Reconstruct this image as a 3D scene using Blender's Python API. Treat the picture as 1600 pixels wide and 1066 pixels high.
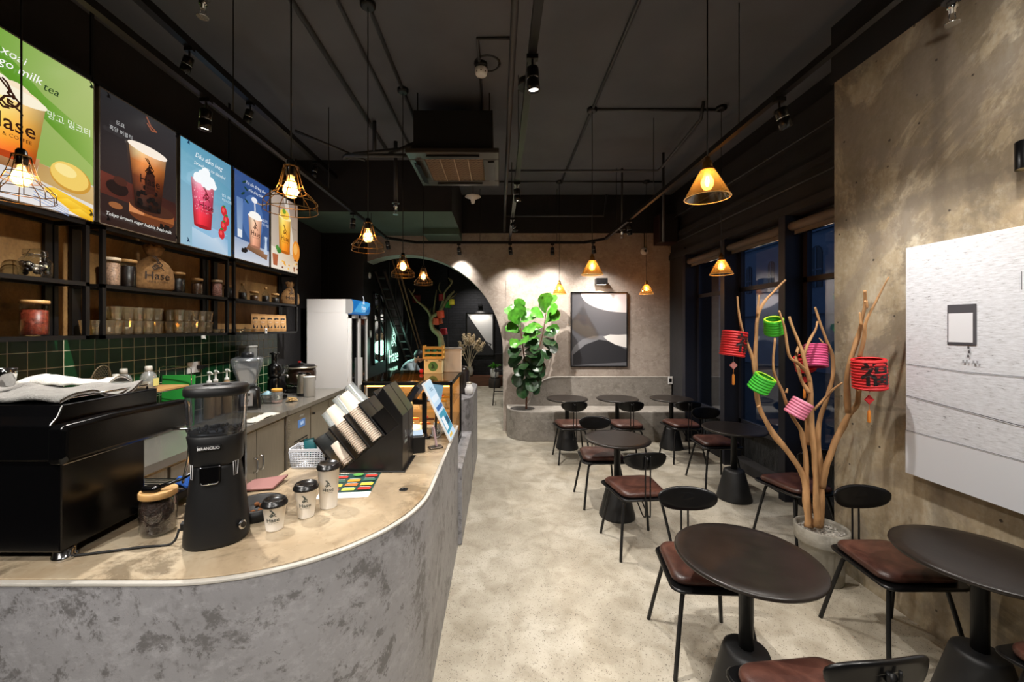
import bpy, math, random
from math import sin, cos, pi, radians, sqrt
from mathutils import Vector, Matrix, Quaternion, noise
for _o in list(bpy.data.objects): bpy.data.objects.remove(_o)
random.seed(7)
SC = bpy.context.scene
COL = SC.collection
# ------------------------------------------------------------------ camera
F, CX, CY, H = 622.2, 780.0, 511.0, 1.70          # focal length in px, vanishing point, eye height
cam = bpy.data.objects.new('camera', bpy.data.cameras.new('camera'))
COL.objects.link(cam)
cam.location = (0, 0, H); cam.rotation_euler = (pi/2, 0, 0)
cam.data.lens = 14.0; cam.data.sensor_width = 36
cam.data.shift_x = (800-CX)/1600; cam.data.shift_y = -(533-CY)/1600
cam.data.clip_start = .05
SC.camera = cam
SC.view_settings.view_transform = 'Standard'; SC.view_settings.look = 'None'
SC.view_settings.gamma = 1; SC.view_settings.use_curve_mapping = False
SC.view_settings.exposure = 0.0
SC.cycles.max_bounces = 7; SC.cycles.diffuse_bounces = 4; SC.cycles.glossy_bounces = 4
SC.cycles.transparent_max_bounces = 16; SC.cycles.transmission_bounces = 4
SC.cycles.caustics_reflective = False; SC.cycles.caustics_refractive = False
SC.cycles.sample_clamp_indirect = 4.0
SC.cycles.use_denoising = True
# ------------------------------------------------------------------ world (blue dusk outside the windows)
W = bpy.data.worlds.new('dusk'); SC.world = W; W.use_nodes = True
W.node_tree.nodes['Background'].inputs[0].default_value = (.06, .10, .17, 1)
W.node_tree.nodes['Background'].inputs[1].default_value = 2.6
SPOT = .72      # master power of the track spots
# ------------------------------------------------------------------ helpers
def P(px, py, Y): return Vector(((px-CX)/F*Y, Y, H-(py-CY)/F*Y))
def lin(c):
    return tuple((x/255/12.92 if x/255 <= .04045 else ((x/255+.055)/1.055)**2.4) for x in c)
MATS = {}
def nodes(name):
    m = bpy.data.materials.new(name); m.use_nodes = True; MATS[name] = m
    nt = m.node_tree; b = nt.nodes['Principled BSDF']
    return m, nt, b
def mat(name, col, rough=.5, metal=0, var=0, vscale=8, bump=0, bscale=60, emit=None, es=1, spec=None, coat=0, stretch=None):
    """plain procedural material: colour with noise variation and a little bump"""
    if name in MATS: return MATS[name]
    m, nt, b = nodes(name); c = lin(col)
    b.inputs['Base Color'].default_value = (*c, 1)
    b.inputs['Roughness'].default_value = rough; b.inputs['Metallic'].default_value = metal
    if spec is not None: b.inputs['Specular IOR Level'].default_value = spec
    if coat: b.inputs['Coat Weight'].default_value = coat; b.inputs['Coat Roughness'].default_value = .15
    tc = nt.nodes.new('ShaderNodeTexCoord'); vec = tc.outputs['Object']
    if stretch:
        mp = nt.nodes.new('ShaderNodeMapping'); mp.inputs['Scale'].default_value = stretch
        nt.links.new(vec, mp.inputs[0]); vec = mp.outputs[0]
    if var:
        n = nt.nodes.new('ShaderNodeTexNoise'); n.inputs['Scale'].default_value = vscale; n.inputs['Detail'].default_value = 6
        r = nt.nodes.new('ShaderNodeValToRGB'); r.color_ramp.elements[0].position = .3; r.color_ramp.elements[1].position = .7
        r.color_ramp.elements[0].color = (*[max(0, x*(1-var)) for x in c], 1)
        r.color_ramp.elements[1].color = (*[min(1, x*(1+var)) for x in c], 1)
        nt.links.new(vec, n.inputs[0]); nt.links.new(n.outputs[0], r.inputs[0]); nt.links.new(r.outputs[0], b.inputs['Base Color'])
    if bump:
        n = nt.nodes.new('ShaderNodeTexNoise'); n.inputs['Scale'].default_value = bscale; n.inputs['Detail'].default_value = 4
        bp = nt.nodes.new('ShaderNodeBump'); bp.inputs['Strength'].default_value = bump; bp.inputs['Distance'].default_value = .01
        nt.links.new(vec, n.inputs[0]); nt.links.new(n.outputs[0], bp.inputs['Height']); nt.links.new(bp.outputs[0], b.inputs['Normal'])
    if emit is not None:
        b.inputs['Emission Color'].default_value = (*lin(emit), 1); b.inputs['Emission Strength'].default_value = es
    return m
def glass(name, tint=(255,255,255), f0=.06, rough=.02, power=1.0, veil=0, trans=False):
    """thin clear sheet: see-through with a fresnel reflection (and an optional milky share)"""
    if name in MATS: return MATS[name]
    m = bpy.data.materials.new(name); m.use_nodes = True; MATS[name] = m
    nt = m.node_tree; nt.nodes.clear()
    o = nt.nodes.new('ShaderNodeOutputMaterial'); t = nt.nodes.new('ShaderNodeBsdfTransparent')
    g = nt.nodes.new('ShaderNodeBsdfGlossy'); x = nt.nodes.new('ShaderNodeMixShader'); lw = nt.nodes.new('ShaderNodeLayerWeight')
    mr = nt.nodes.new('ShaderNodeMapRange'); mr.inputs['To Min'].default_value = f0; mr.inputs['To Max'].default_value = .9*power
    lw.inputs['Blend'].default_value = .35
    nt.links.new(lw.outputs['Facing'], mr.inputs['Value'])
    pw = nt.nodes.new('ShaderNodeMath'); pw.operation = 'POWER'; pw.inputs[1].default_value = 1.5
    nt.links.new(mr.outputs[0], pw.inputs[0])
    mx = nt.nodes.new('ShaderNodeMath'); mx.operation = 'MAXIMUM'; mx.inputs[1].default_value = f0
    nt.links.new(pw.outputs[0], mx.inputs[0]); nt.links.new(mx.outputs[0], x.inputs[0])
    t.inputs[0].default_value = (*lin(tint), 1); g.inputs['Roughness'].default_value = rough
    last = t.outputs[0]
    if veil:
        d = nt.nodes.new('ShaderNodeBsdfTranslucent' if trans else 'ShaderNodeBsdfDiffuse'); d.inputs[0].default_value = (*lin(tint), 1)
        v = nt.nodes.new('ShaderNodeMixShader'); v.inputs[0].default_value = veil
        nt.links.new(last, v.inputs[1]); nt.links.new(d.outputs[0], v.inputs[2]); last = v.outputs[0]
    nt.links.new(last, x.inputs[1]); nt.links.new(g.outputs[0], x.inputs[2]); nt.links.new(x.outputs[0], o.inputs[0])
    return m
def cmat(name, kind, strength=1.0):
    """printed artwork: colour comes from the mesh's own colour attribute; lightboxes are backlit"""
    if name in MATS: return MATS[name]
    m, nt, b = nodes(name)
    a = nt.nodes.new('ShaderNodeVertexColor'); a.layer_name = 'Col'
    if kind == 'lit':
        b.inputs['Base Color'].default_value = (.01, .01, .01, 1)
        nt.links.new(a.outputs[0], b.inputs['Emission Color']); b.inputs['Emission Strength'].default_value = strength
        b.inputs['Roughness'].default_value = .25
    else:
        nt.links.new(a.outputs[0], b.inputs['Base Color']); b.inputs['Roughness'].default_value = .5
    return m
class MB:
    """collects shapes and links them as ONE mesh object"""
    def __init__(s): s.v = []; s.f = []; s.m = []; s.sm = []; s.mats = []; s.c = []
    def mi(s, m):
        if m not in s.mats: s.mats.append(m)
        return s.mats.index(m)
    def add(s, vs, fs, m=None, smooth=False, col=None):
        k = len(s.v); s.v += [Vector(v) for v in vs]; i = s.mi(m)
        for f in fs: s.f.append([a+k for a in f]); s.m.append(i); s.sm.append(smooth); s.c.append(col)
        return s
    def box(s, a, b, m=None, rot=None, c=None):
        (x0, y0, z0), (x1, y1, z1) = a, b
        vs = [(x, y, z) for z in (z0, z1) for y in (y0, y1) for x in (x0, x1)]
        if rot is not None:
            o = Vector(c) if c is not None else Vector(((x0+x1)/2, (y0+y1)/2, (z0+z1)/2)); vs = [o+rot@(Vector(v)-o) for v in vs]
        return s.add(vs, [(0,2,3,1), (4,5,7,6), (0,1,5,4), (2,6,7,3), (0,4,6,2), (1,3,7,5)], m)
    def rbox(s, a, b, r=.01, m=None, n=3, axis='z'):
        """box whose vertical edges are rounded, with a small softened rim"""
        (x0, y0, z0), (x1, y1, z1) = a, b
        cx, cy, hx, hy = (x0+x1)/2, (y0+y1)/2, (x1-x0)/2, (y1-y0)/2; r = min(r, hx*.98, hy*.98); e = min(r*.35, (z1-z0)*.3)
        ol = rrect(hx, hy, r, n); oi = rrect(hx-e, hy-e, max(r-e, .0005), n)
        return s.loft([[(cx+x, cy+y, z0) for x, y in oi], [(cx+x, cy+y, z0+e) for x, y in ol],
                       [(cx+x, cy+y, z1-e) for x, y in ol], [(cx+x, cy+y, z1) for x, y in oi]], m, smooth=False)
    def loft(s, rings, m=None, smooth=True, cap0=True, cap1=True, closed=True):
        n = len(rings[0]); vs = [p for r in rings for p in r]; fs = []
        for k in range(len(rings)-1):
            for i in range(n if closed else n-1):
                j = (i+1) % n; fs.append((k*n+i, k*n+j, (k+1)*n+j, (k+1)*n+i))
        s.add(vs, fs, m, smooth)
        k0 = len(s.v)-len(vs)
        i = s.mi(m)
        if cap0: s.f.append([k0+a for a in range(n)][::-1]); s.m.append(i); s.sm.append(False); s.c.append(None)
        if cap1: s.f.append([k0+(len(rings)-1)*n+a for a in range(n)]); s.m.append(i); s.sm.append(False); s.c.append(None)
        return s
    def lathe(s, prof, c=(0,0,0), m=None, n=24, smooth=True, cap0=True, cap1=True, mtx=None):
        rings = [[Vector((r*cos(2*pi*i/n), r*sin(2*pi*i/n), z)) for i in range(n)] for r, z in prof]
        if mtx is not None: rings = [[mtx@p for p in r] for r in rings]
        rings = [[p+Vector(c) for p in r] for r in rings]
        return s.loft(rings, m, smooth, cap0, cap1)
    def cyl(s, p0, p1, r0, r1=None, m=None, n=16, smooth=True, cap=True):
        p0 = Vector(p0); p1 = Vector(p1); d = p1-p0; q = Vector((0,0,1)).rotation_difference(d) if d.length else Quaternion()
        r1 = r0 if r1 is None else r1
        rings = [[p+q@Vector((r*cos(2*pi*i/n), r*sin(2*pi*i/n), 0)) for i in range(n)] for p, r in ((p0, r0), (p1, r1))]
        return s.loft(rings, m, smooth, cap, cap)
    def tube(s, pts, r, m=None, n=8, sub=0, wob=0, cap=True):
        pts = [Vector(p) for p in pts]; rs = list(r) if hasattr(r, '__len__') else [r]*len(pts)
        if sub: pts, rs = smooth_path(pts, rs, sub)
        rings = []; up = Vector((0,0,1)); prev = None
        for i, p in enumerate(pts):
            t = (pts[min(i+1, len(pts)-1)]-pts[max(i-1, 0)])
            if t.length < 1e-7: t = Vector((0,0,1))
            t.normalize()
            if prev is None:
                a = t.orthogonal().normalized()
            else:
                a = (prev-t*prev.dot(t))
                a = a.normalized() if a.length > 1e-6 else t.orthogonal().normalized()
            prev = a; b = t.cross(a)
            rr = rs[i]
            rings.append([p+(a*cos(2*pi*k/n)+b*sin(2*pi*k/n))*rr*(1+(wob*noise.noise(p*9+Vector((k*2.1, 0, 0))) if wob else 0)) for k in range(n)])
        return s.loft(rings, m, True, cap, cap)
    def prism(s, poly, ax, a, b, m=None, smooth=False):
        """2-D polygon (u,v) extruded along ax: x -> (y,z); y -> (x,z); z -> (x,y)"""
        def pt(u, v, w): return {'x': (w, u, v), 'y': (u, w, v), 'z': (u, v, w)}[ax]
        r0 = [pt(u, v, a) for u, v in poly]; r1 = [pt(u, v, b) for u, v in poly]
        return s.loft([r0, r1], m, smooth)
    def sphere(s, c, r, m=None, n=16, k=10, sc=(1,1,1), q=None, z0=-1, z1=1):
        rings = []
        for j in range(k+1):
            t = -pi/2+pi*j/k; rr = cos(t); z = sin(t)
            ring = [Vector((rr*cos(2*pi*i/n)*sc[0], rr*sin(2*pi*i/n)*sc[1], z*sc[2]))*r for i in range(n)]
            if q is not None: ring = [q@p for p in ring]
            rings.append([p+Vector(c) for p in ring])
        return s.loft(rings, m, True, False, False)
    def build(s, name, m=None, parent=None, auto=None, col=False, bevel=0):
        me = bpy.data.meshes.new(name); me.from_pydata([tuple(v) for v in s.v], [], s.f)
        mats = [x if x is not None else m for x in s.mats]
        for x in mats: me.materials.append(x if not isinstance(x, str) else MATS[x])
        me.polygons.foreach_set('material_index', s.m); me.polygons.foreach_set('use_smooth', s.sm)
        if col:
            a = me.color_attributes.new('Col', 'FLOAT_COLOR', 'CORNER'); i = 0
            for p, c in zip(me.polygons, s.c):
                for k in range(p.loop_total):
                    cc = c[k] if isinstance(c, list) else (c or (1,1,1))
                    a.data[p.loop_start+k].color = (*lin(cc), 1)
        me.validate(clean_customdata=False); me.update()
        o = bpy.data.objects.new(name, me); COL.objects.link(o)
        if parent is not None: o.parent = parent
        if bevel:
            bv = o.modifiers.new('bevel', 'BEVEL'); bv.width = bevel; bv.segments = 2; bv.limit_method = 'ANGLE'; bv.angle_limit = radians(40)
        return o
def rrect(hx, hy, r, n=4):
    out = []
    for k, (sx, sy) in enumerate(((1,1), (-1,1), (-1,-1), (1,-1))):
        for i in range(n+1):
            a = pi/2*(k+i/n); out.append((sx*(hx-r)+r*cos(a), sy*(hy-r)+r*sin(a)))
    return out
def smooth_path(pts, rs, sub):
    op, orr = [], []
    n = len(pts)
    for i in range(n-1):
        p0, p1, p2, p3 = pts[max(i-1,0)], pts[i], pts[i+1], pts[min(i+2,n-1)]
        for k in range(sub):
            t = k/sub
            op.append(.5*((2*p1)+(p2-p0)*t+(2*p0-5*p1+4*p2-p3)*t*t+(3*p1-p0-3*p2+p3)*t**3)); orr.append(rs[i]*(1-t)+rs[i+1]*t)
    op.append(pts[-1]); orr.append(rs[-1]); return op, orr
def tag(o, label, cat, group=None, kind=None):
    o['label'] = label; o['category'] = cat
    if group: o['group'] = group
    if kind: o['kind'] = kind
    return o
def thing(name, label, cat, loc=(0,0,0), rz=0, group=None):
    o = bpy.data.objects.new(name, None); COL.objects.link(o); o.empty_display_size = .1
    o.location = loc; o.rotation_euler = (0, 0, rz); return tag(o, label, cat, group)
def struct(o): o['kind'] = 'structure'; return o
def kids(o): return [c for c in bpy.data.objects if c.parent == o]
def dup(root, loc, rz=None, label=None, group=None):
    r = root.copy(); COL.objects.link(r); r.location = loc
    if rz is not None: r.rotation_euler = (0, 0, rz)
    if label: r['label'] = label
    if group: r['group'] = group
    for ch in kids(root):
        c = ch.copy(); COL.objects.link(c); c.parent = r
        for g in kids(ch):
            d = g.copy(); COL.objects.link(d); d.parent = c
    return r
_tc = {}
def text_geo(body, size=1, align='CENTER', shear=0, extrude=0, space=1.0, bold=0):
    key = (body, align, shear, extrude, space, bold)
    if key not in _tc:
        cu = bpy.data.curves.new('txt', 'FONT'); cu.body = body; cu.size = 1; cu.align_x = align; cu.align_y = 'CENTER'
        cu.shear = shear; cu.extrude = extrude; cu.space_character = space; cu.resolution_u = 2; cu.offset = bold
        ob = bpy.data.objects.new('txt', cu); COL.objects.link(ob)
        bpy.context.view_layer.update()
        me = bpy.data.meshes.new_from_object(ob)
        _tc[key] = ([v.co.copy() for v in me.vertices], [list(p.vertices) for p in me.polygons])
        bpy.data.objects.remove(ob); bpy.data.curves.remove(cu); bpy.data.meshes.remove(me)
    vs, fs = _tc[key]
    return [v*size for v in vs], fs
def plane_map(o, u, v, off=.0008):
    o = Vector(o); u = Vector(u).normalized(); v = Vector(v).normalized(); n = u.cross(v)
    return lambda x, y, l=0: o+u*x+v*y+n*(off+.0004*l)
def cyl_map(c, r, ang, z0, off=.0006, taper=0):
    """wrap flat artwork round an upright cylinder or cone; ang is the facing direction"""
    c = Vector(c)
    def f(x, y, l=0):
        rr = r+taper*y+off+.0003*l; a = ang+x/r
        return c+Vector((rr*cos(a), rr*sin(a), z0+y))
    return f
class Art:
    """flat printed artwork, drawn in metres on a surface given by a map"""
    def __init__(s, fn): s.fn = fn; s.mb = MB(); s.l = 0
    def poly(s, pts, col, l=None):
        s.l = s.l+1 if l is None else l
        s.mb.add([s.fn(x, y, s.l) for x, y in pts], [list(range(len(pts)))], None, False, col); return s
    def rect(s, x0, y0, x1, y1, col): return s.poly([(x0,y0), (x1,y0), (x1,y1), (x0,y1)], col)
    def ell(s, cx, cy, rx, ry, col, n=20, a0=0, rot=0):
        pts = []
        for i in range(n):
            a = 2*pi*i/n; x, y = rx*cos(a), ry*sin(a); pts.append((cx+x*cos(rot)-y*sin(rot), cy+x*sin(rot)+y*cos(rot)))
        return s.poly(pts, col)
    def stroke(s, pts, w, col):
        s.l += 1
        for a, b in zip(pts[:-1], pts[1:]):
            dx, dy = b[0]-a[0], b[1]-a[1]; d = sqrt(dx*dx+dy*dy) or 1; nx, ny = -dy/d*w/2, dx/d*w/2; ex, ey = dx/d*w*.3, dy/d*w*.3
            s.poly([(a[0]-nx-ex, a[1]-ny-ey), (b[0]-nx+ex, b[1]-ny+ey), (b[0]+nx+ex, b[1]+ny+ey), (a[0]+nx-ex, a[1]+ny-ey)], col, s.l)
        return s
    def text(s, body, x, y, size, col, align='CENTER', shear=0, rot=0, space=1.0, bold=0):
        s.l += 1; vs, fs = text_geo(body, size, align, shear, 0, space, bold)
        s.mb.add([s.fn(x+v.x*cos(rot)-v.y*sin(rot), y+v.x*sin(rot)+v.y*cos(rot), s.l) for v in vs], fs, None, False, col); return s
    def hare(s, x, y, h, col, w=None):
        """a small line-drawn leaping hare above the name"""
        w = w or h*.07; k = h
        def pp(l): return [(x+a*k, y+b*k) for a, b in l]
        s.stroke(pp([(-.30,.50), (-.22,.42), (-.10,.30), (.02,.18)]), w, col)
        s.stroke(pp([(-.20,.52), (-.08,.44), (.00,.28), (.05,.18), (.12,.10), (.04,.04), (-.06,.10), (-.02,.18)]), w, col)
        s.stroke(pp([(.04,.04), (-.14,-.04), (-.24,-.20), (-.12,-.32), (.06,-.30), (.20,-.20), (.26,-.06), (.16,.04), (.08,.00)]), w, col)
        s.stroke(pp([(-.24,-.20), (-.32,-.30), (-.20,-.42), (-.04,-.38)]), w, col)
        s.stroke(pp([(.06,-.16), (-.06,-.10), (-.06,-.22), (.08,-.24), (.28,-.34), (.34,-.44)]), w, col)
        return s
    def brand(s, x, y, size, col, sub=True):
        s.hare(x, y+size*1.20, size*1.35, col); s.text('Hase', x, y, size, col, bold=.008)
        if sub: s.text('TEA & COFFEE', x, y-size*.55, size*.24, col, space=1.1)
        return s
    def build(s, name, m, parent): return s.mb.build(name, m, parent, col=True)
def light(name, kind, loc, power, col=(1,1,1), parent=None, size=.03, angle=70, blend=.6, aim=None):
    L = bpy.data.lights.new(name, kind); L.energy = power; L.color = col
    if kind in ('SPOT', 'POINT'): L.shadow_soft_size = size
    if kind == 'SPOT': L.spot_size = radians(angle); L.spot_blend = blend
    o = bpy.data.objects.new(name, L); COL.objects.link(o); o.location = loc
    if aim is not None: o.rotation_mode = 'QUATERNION'; o.rotation_quaternion = (Vector(aim)-Vector(loc)).to_track_quat('-Z', 'Y')
    if parent is not None: o.parent = parent
    return o
# ------------------------------------------------------------------ shared materials
BLK = mat('black_metal', (13,13,14), .42, 0, .1, 20, spec=.35)
BLKS = mat('satin_black', (9,9,10), .30, 0, spec=.35)
BLKG = mat('gloss_black', (5,5,6), .22, 0, spec=.4)
TBL = mat('table_top_black', (30,25,22), .33, 0, .25, 9, .05, 40, spec=.4)
WALLK = mat('black_paint', (27,26,28), .8, 0, .25, 3, .25, 25)
CEILK = mat('ceiling_paint', (88,91,98), .9, 0, .12, 2, .1, 12)
STEEL = mat('brushed_steel', (186,178,164), .33, .8, .14, 6, .04, 20, stretch=(60, 60, 1))
STEELT = mat('steel_worktop', (176,172,164), .26, .7, .1, 5)
CHROME = mat('chrome', (215,215,215), .12, 1)
BRASS = mat('aged_brass', (176,128,60), .32, .9)
WHITE = mat('white_plastic', (225,225,224), .4)
PAPER = mat('white_card', (232,226,216), .6)
WOODL = mat('bamboo', (190,148,92), .5, 0, .18, 14, stretch=(1, 6, 6))
CLEAR = glass('clear_glass', (244,247,246), .09, .03)
CLEARM = glass('clear_plastic', (238,242,242), .10, .12, veil=.22)
AMBER = glass('amber_glass', (255,214,146), .12, .03, 1.0, .13, True)
BEANS = mat('coffee_beans', (44,25,16), .45, 0, .6, 120, .9, 150)
LIT = cmat('backlit_print', 'lit', 1.0)
PRINT = cmat('print', 'matte')
RUBBER = mat('rubber', (12,12,12), .7)
# ------------------------------------------------------------------ surface materials of the room
class NT:
    def __init__(s, name):
        s.m, s.nt, s.b = nodes(name); s.tc = s.nt.nodes.new('ShaderNodeTexCoord').outputs['Object']
    def n(s, t, **k):
        x = s.nt.nodes.new('ShaderNode'+t)
        for a, v in k.items():
            if a in x.inputs: x.inputs[a].default_value = v
            else: setattr(x, a, v)
        return x
    def l(s, a, b): s.nt.links.new(a, b)
    def vec(s, scale=(1,1,1), loc=(0,0,0)):
        m = s.n('Mapping'); m.inputs['Scale'].default_value = scale; m.inputs['Location'].default_value = loc
        s.l(s.tc, m.inputs[0]); return m.outputs[0]
    def noise(s, sc, det=6, v=None, rough=.55, dist=0):
        x = s.n('TexNoise', Scale=sc, Detail=det, Roughness=rough, Distortion=dist); s.l(v if v is not None else s.tc, x.inputs[0]); return x.outputs[0]
    def ramp(s, f, *st):
        r = s.n('ValToRGB'); e = r.color_ramp.elements
        while len(e) < len(st): e.new(.5)
        for i, (p, c) in enumerate(st):
            e[i].position = p; e[i].color = (*lin(c), 1) if hasattr(c, '__len__') else (c, c, c, 1)
        s.l(f, r.inputs[0]); return r.outputs[0]
    def mix(s, f, a, b, mode='MIX'):
        x = s.nt.nodes.new('ShaderNodeMix'); x.data_type = 'RGBA'; x.blend_type = mode
        if hasattr(f, 'links'): s.l(f, x.inputs[0])
        else: x.inputs[0].default_value = f
        for k, q in ((6, a), (7, b)):
            if hasattr(q, 'links'): s.l(q, x.inputs[k])
            else: x.inputs[k].default_value = (*lin(q), 1)
        return x.outputs[2]
    def out(s, col, rough=.5, bump=None, bs=.3, bd=.01):
        s.l(col, s.b.inputs['Base Color'])
        if hasattr(rough, 'links'): s.l(rough, s.b.inputs['Roughness'])
        else: s.b.inputs['Roughness'].default_value = rough
        if bump is not None:
            b = s.n('Bump', Strength=bs, Distance=bd); s.l(bump, b.inputs['Height']); s.l(b.outputs[0], s.b.inputs['Normal'])
        return s.m
def m_floor():
    t = NT('floor_concrete')
    base = t.ramp(t.noise(1.3, 8, rough=.6), (.3, (148,140,124)), (.5, (174,166,150)), (.7, (192,186,172)))
    base = t.mix(t.ramp(t.noise(6, 8, dist=.6), (.42, .0), (.70, .7)), base, (134,124,106))
    v = t.n('TexVoronoi', Scale=115); t.l(t.tc, v.inputs[0])
    sp = t.ramp(v.outputs['Distance'], (.22, .8), (.34, 0.0))
    gate = t.ramp(t.noise(55, 2), (.48, 0.0), (.54, 1.0))
    m = t.n('Math', operation='MULTIPLY'); t.l(sp, m.inputs[0]); t.l(gate, m.inputs[1])
    c = t.mix(m.outputs[0], base, (66,56,46))
    v2 = t.n('TexVoronoi', Scale=140); t.l(t.tc, v2.inputs[0])
    c = t.mix(t.ramp(v2.outputs['Distance'], (.12, .5), (.2, 0.0)), c, (210,204,190))
    return t.out(c, t.ramp(t.noise(5, 5), (.3, .30), (.7, .48)), t.noise(40, 3), .06)
def m_render(name, cols, patch, rough=.6, bs=.25):
    """trowelled grey cement with darker worn patches"""
    t = NT(name)
    base = t.ramp(t.noise(1.6, 8, rough=.6), *cols)
    n = t.noise(7.5, 10, rough=.78, dist=.2)
    c = t.mix(t.ramp(n, (.53, 0.0), (.57, patch[1])), base, patch[0])
    c = t.mix(t.ramp(t.noise(38, 6), (.55, 0.0), (.7, .35)), c, patch[0])
    c = t.mix(t.ramp(t.noise(11, 9, v=t.vec((1,1,1.4), (4,7,1)), rough=.8), (.50, 0.0), (.60, .35)), c, [min(255, q+22) for q in cols[1][1]])
    return t.out(c, rough, n, bs)
def m_top():
    t = NT('worktop_cement')
    c = t.ramp(t.noise(2.6, 8, rough=.62, dist=.4), (.30, (134,118,96)), (.5, (162,144,118)), (.7, (184,170,146)))
    c = t.mix(t.ramp(t.noise(3.1, 8, v=t.vec((1,1,1), (3.3,1.2,0)), rough=.7, dist=.8), (.53, 0.0), (.62, .7)), c, (88,76,60))
    c = t.mix(t.ramp(t.noise(26, 6), (.55, 0.0), (.72, .35)), c, (112,92,68))
    return t.out(c, t.ramp(t.noise(4, 4), (.35, .16), (.7, .38)), t.noise(12, 4), .05)
def m_column():
    t = NT('raw_concrete')
    st = t.noise(2.2, 10, v=t.vec((1.5, 1.5, .8)), rough=.68)
    c = t.ramp(st, (.30, (112,99,80)), (.44, (146,132,107)), (.56, (168,154,129)), (.70, (192,184,166)))
    c = t.mix(t.ramp(t.noise(9, 8, v=t.vec((2.2, 2.2, .30)), rough=.75), (.52, 0.0), (.72, .32)), c, (98,88,74)); c = t.mix(t.ramp(t.noise(24, 9, rough=.8), (.5, 0.0), (.75, .6)), c, (186,180,166)); c = t.mix(t.ramp(t.noise(.9, 7, v=t.vec((1,1,1), (9,2,4)), rough=.7, dist=.8), (.50, 0.0), (.54, .6)), c, (104,94,80))
    g = t.noise(1.5, 6, v=t.vec((1,1,1), (5,5,2)), dist=1.2)
    c = t.mix(t.ramp(g, (.50, 0.0), (.56, .5)), c, (126,116,104))
    sp = t.n('SeparateXYZ'); t.l(t.tc, sp.inputs[0])      # formwork joints: one level, two upright
    for k, (axis, pos, wd) in enumerate(((2, 2.42, .035), (1, 2.16, .030), (1, .95, .03), (2, 1.2, .012))):
        nz = t.noise(3.5, 6, v=t.vec((1,1,1), (k*3.1,1,2)), rough=.7); a = t.n('Math', operation='MULTIPLY_ADD'); a.inputs[1].default_value = .16; t.l(nz, a.inputs[0]); t.l(sp.outputs[axis], a.inputs[2])
        d = t.n('Math', operation='SUBTRACT'); t.l(a.outputs[0], d.inputs[0]); d.inputs[1].default_value = pos+.08; e = t.n('Math', operation='ABSOLUTE'); t.l(d.outputs[0], e.inputs[0])
        c = t.mix(t.ramp(e.outputs[0], (wd*.7, .45), (wd*1.6, 0.0)), c, (96,86,74))
    v = t.n('TexVoronoi', Scale=9); t.l(t.tc, v.inputs[0])
    c = t.mix(t.ramp(v.outputs['Distance'], (.05, .9), (.085, 0.0)), c, (52,44,36))
    return t.out(c, .8, t.noise(22, 8), .35)
def m_tiles():
    t = NT('green_tiles')
    s = t.n('SeparateXYZ'); t.l(t.tc, s.inputs[0]); k = t.n('CombineXYZ'); t.l(s.outputs[1], k.inputs[0])
    ad = t.n('Math', operation='ADD'); ad.inputs[1].default_value = -.0085; t.l(s.outputs[2], ad.inputs[0]); t.l(ad.outputs[0], k.inputs[1])
    br = t.n('TexBrick', Scale=1.0); br.offset = 0; br.inputs['Brick Width'].default_value = .0985; br.inputs['Row Height'].default_value = .1025
    br.inputs['Mortar Size'].default_value = .0024; br.inputs['Mortar Smooth'].default_value = .1
    br.inputs['Color1'].default_value = (*lin((16,62,32)), 1); br.inputs['Color2'].default_value = (*lin((10,46,24)), 1); br.inputs['Mortar'].default_value = (*lin((196,186,160)), 1)
    t.l(k.outputs[0], br.inputs[0])
    r = t.ramp(br.outputs['Fac'], (0, .22), (1, .8))
    return t.out(br.outputs[0], r, t.ramp(br.outputs['Fac'], (0, 1.0), (1, 0.0)), .25)
def m_brick():
    t = NT('black_bricks')
    s = t.n('SeparateXYZ'); t.l(t.tc, s.inputs[0]); k = t.n('CombineXYZ')
    ad = t.n('Math', operation='ADD'); t.l(s.outputs[0], ad.inputs[0]); t.l(s.outputs[1], ad.inputs[1])
    t.l(ad.outputs[0], k.inputs[0]); t.l(s.outputs[2], k.inputs[1])
    br = t.n('TexBrick', Scale=1.0); br.inputs['Brick Width'].default_value = .22; br.inputs['Row Height'].default_value = .075
    br.inputs['Mortar Size'].default_value = .008
    for q, c in (('Color1', (36,36,42)), ('Color2', (28,28,33)), ('Mortar', (18,18,21))): br.inputs[q].default_value = (*lin(c), 1)
    t.l(k.outputs[0], br.inputs[0])
    return t.out(br.outputs[0], .6, t.ramp(br.outputs['Fac'], (0, 1.0), (1, 0.0)), .6)
def m_ply():
    t = NT('plywood_back')
    n = t.noise(5, 9, v=t.vec((1, 1.2, .35)), rough=.7, dist=.6)
    c = t.ramp(n, (.3, (96,68,34)), (.5, (134,100,54)), (.7, (156,122,72)))
    c = t.mix(t.ramp(t.noise(60, 4), (.5, 0.0), (.8, .5)), c, (90,64,34))
    return t.out(c, .7, t.noise(50, 5), .2)
def m_leather():
    t = NT('brown_leather')
    n = t.noise(7, 6, rough=.6, dist=.7)
    c = t.ramp(n, (.3, (44,25,20)), (.5, (64,37,30)), (.7, (92,58,47)))
    return t.out(c, .36, t.noise(220, 2), .12)
FLOOR = m_floor()
CEM = m_render('counter_cement', ((.3, (122,121,123)), (.7, (148,147,150))), ((88,86,86), .85), .42, .35)
BACKW = m_render('arch_wall_cement', ((.3, (146,134,124)), (.7, (172,160,149))), ((128,115,104), .4), .75, .15)
BENCHC = m_render('bench_cement', ((.3, (122,116,108)), (.7, (146,140,132))), ((100,94,86), .5), .6, .15)
TOPC = m_top(); COLC = m_column(); TILE = m_tiles(); BRICK = m_brick(); PLY = m_ply(); LEATHER = m_leather()
RIMC = mat('cement_edge', (176,172,164), .5, 0, .15, 9)
SOFFIT = mat('green_paint', (64,84,74), .8, 0, .1, 3)
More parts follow.
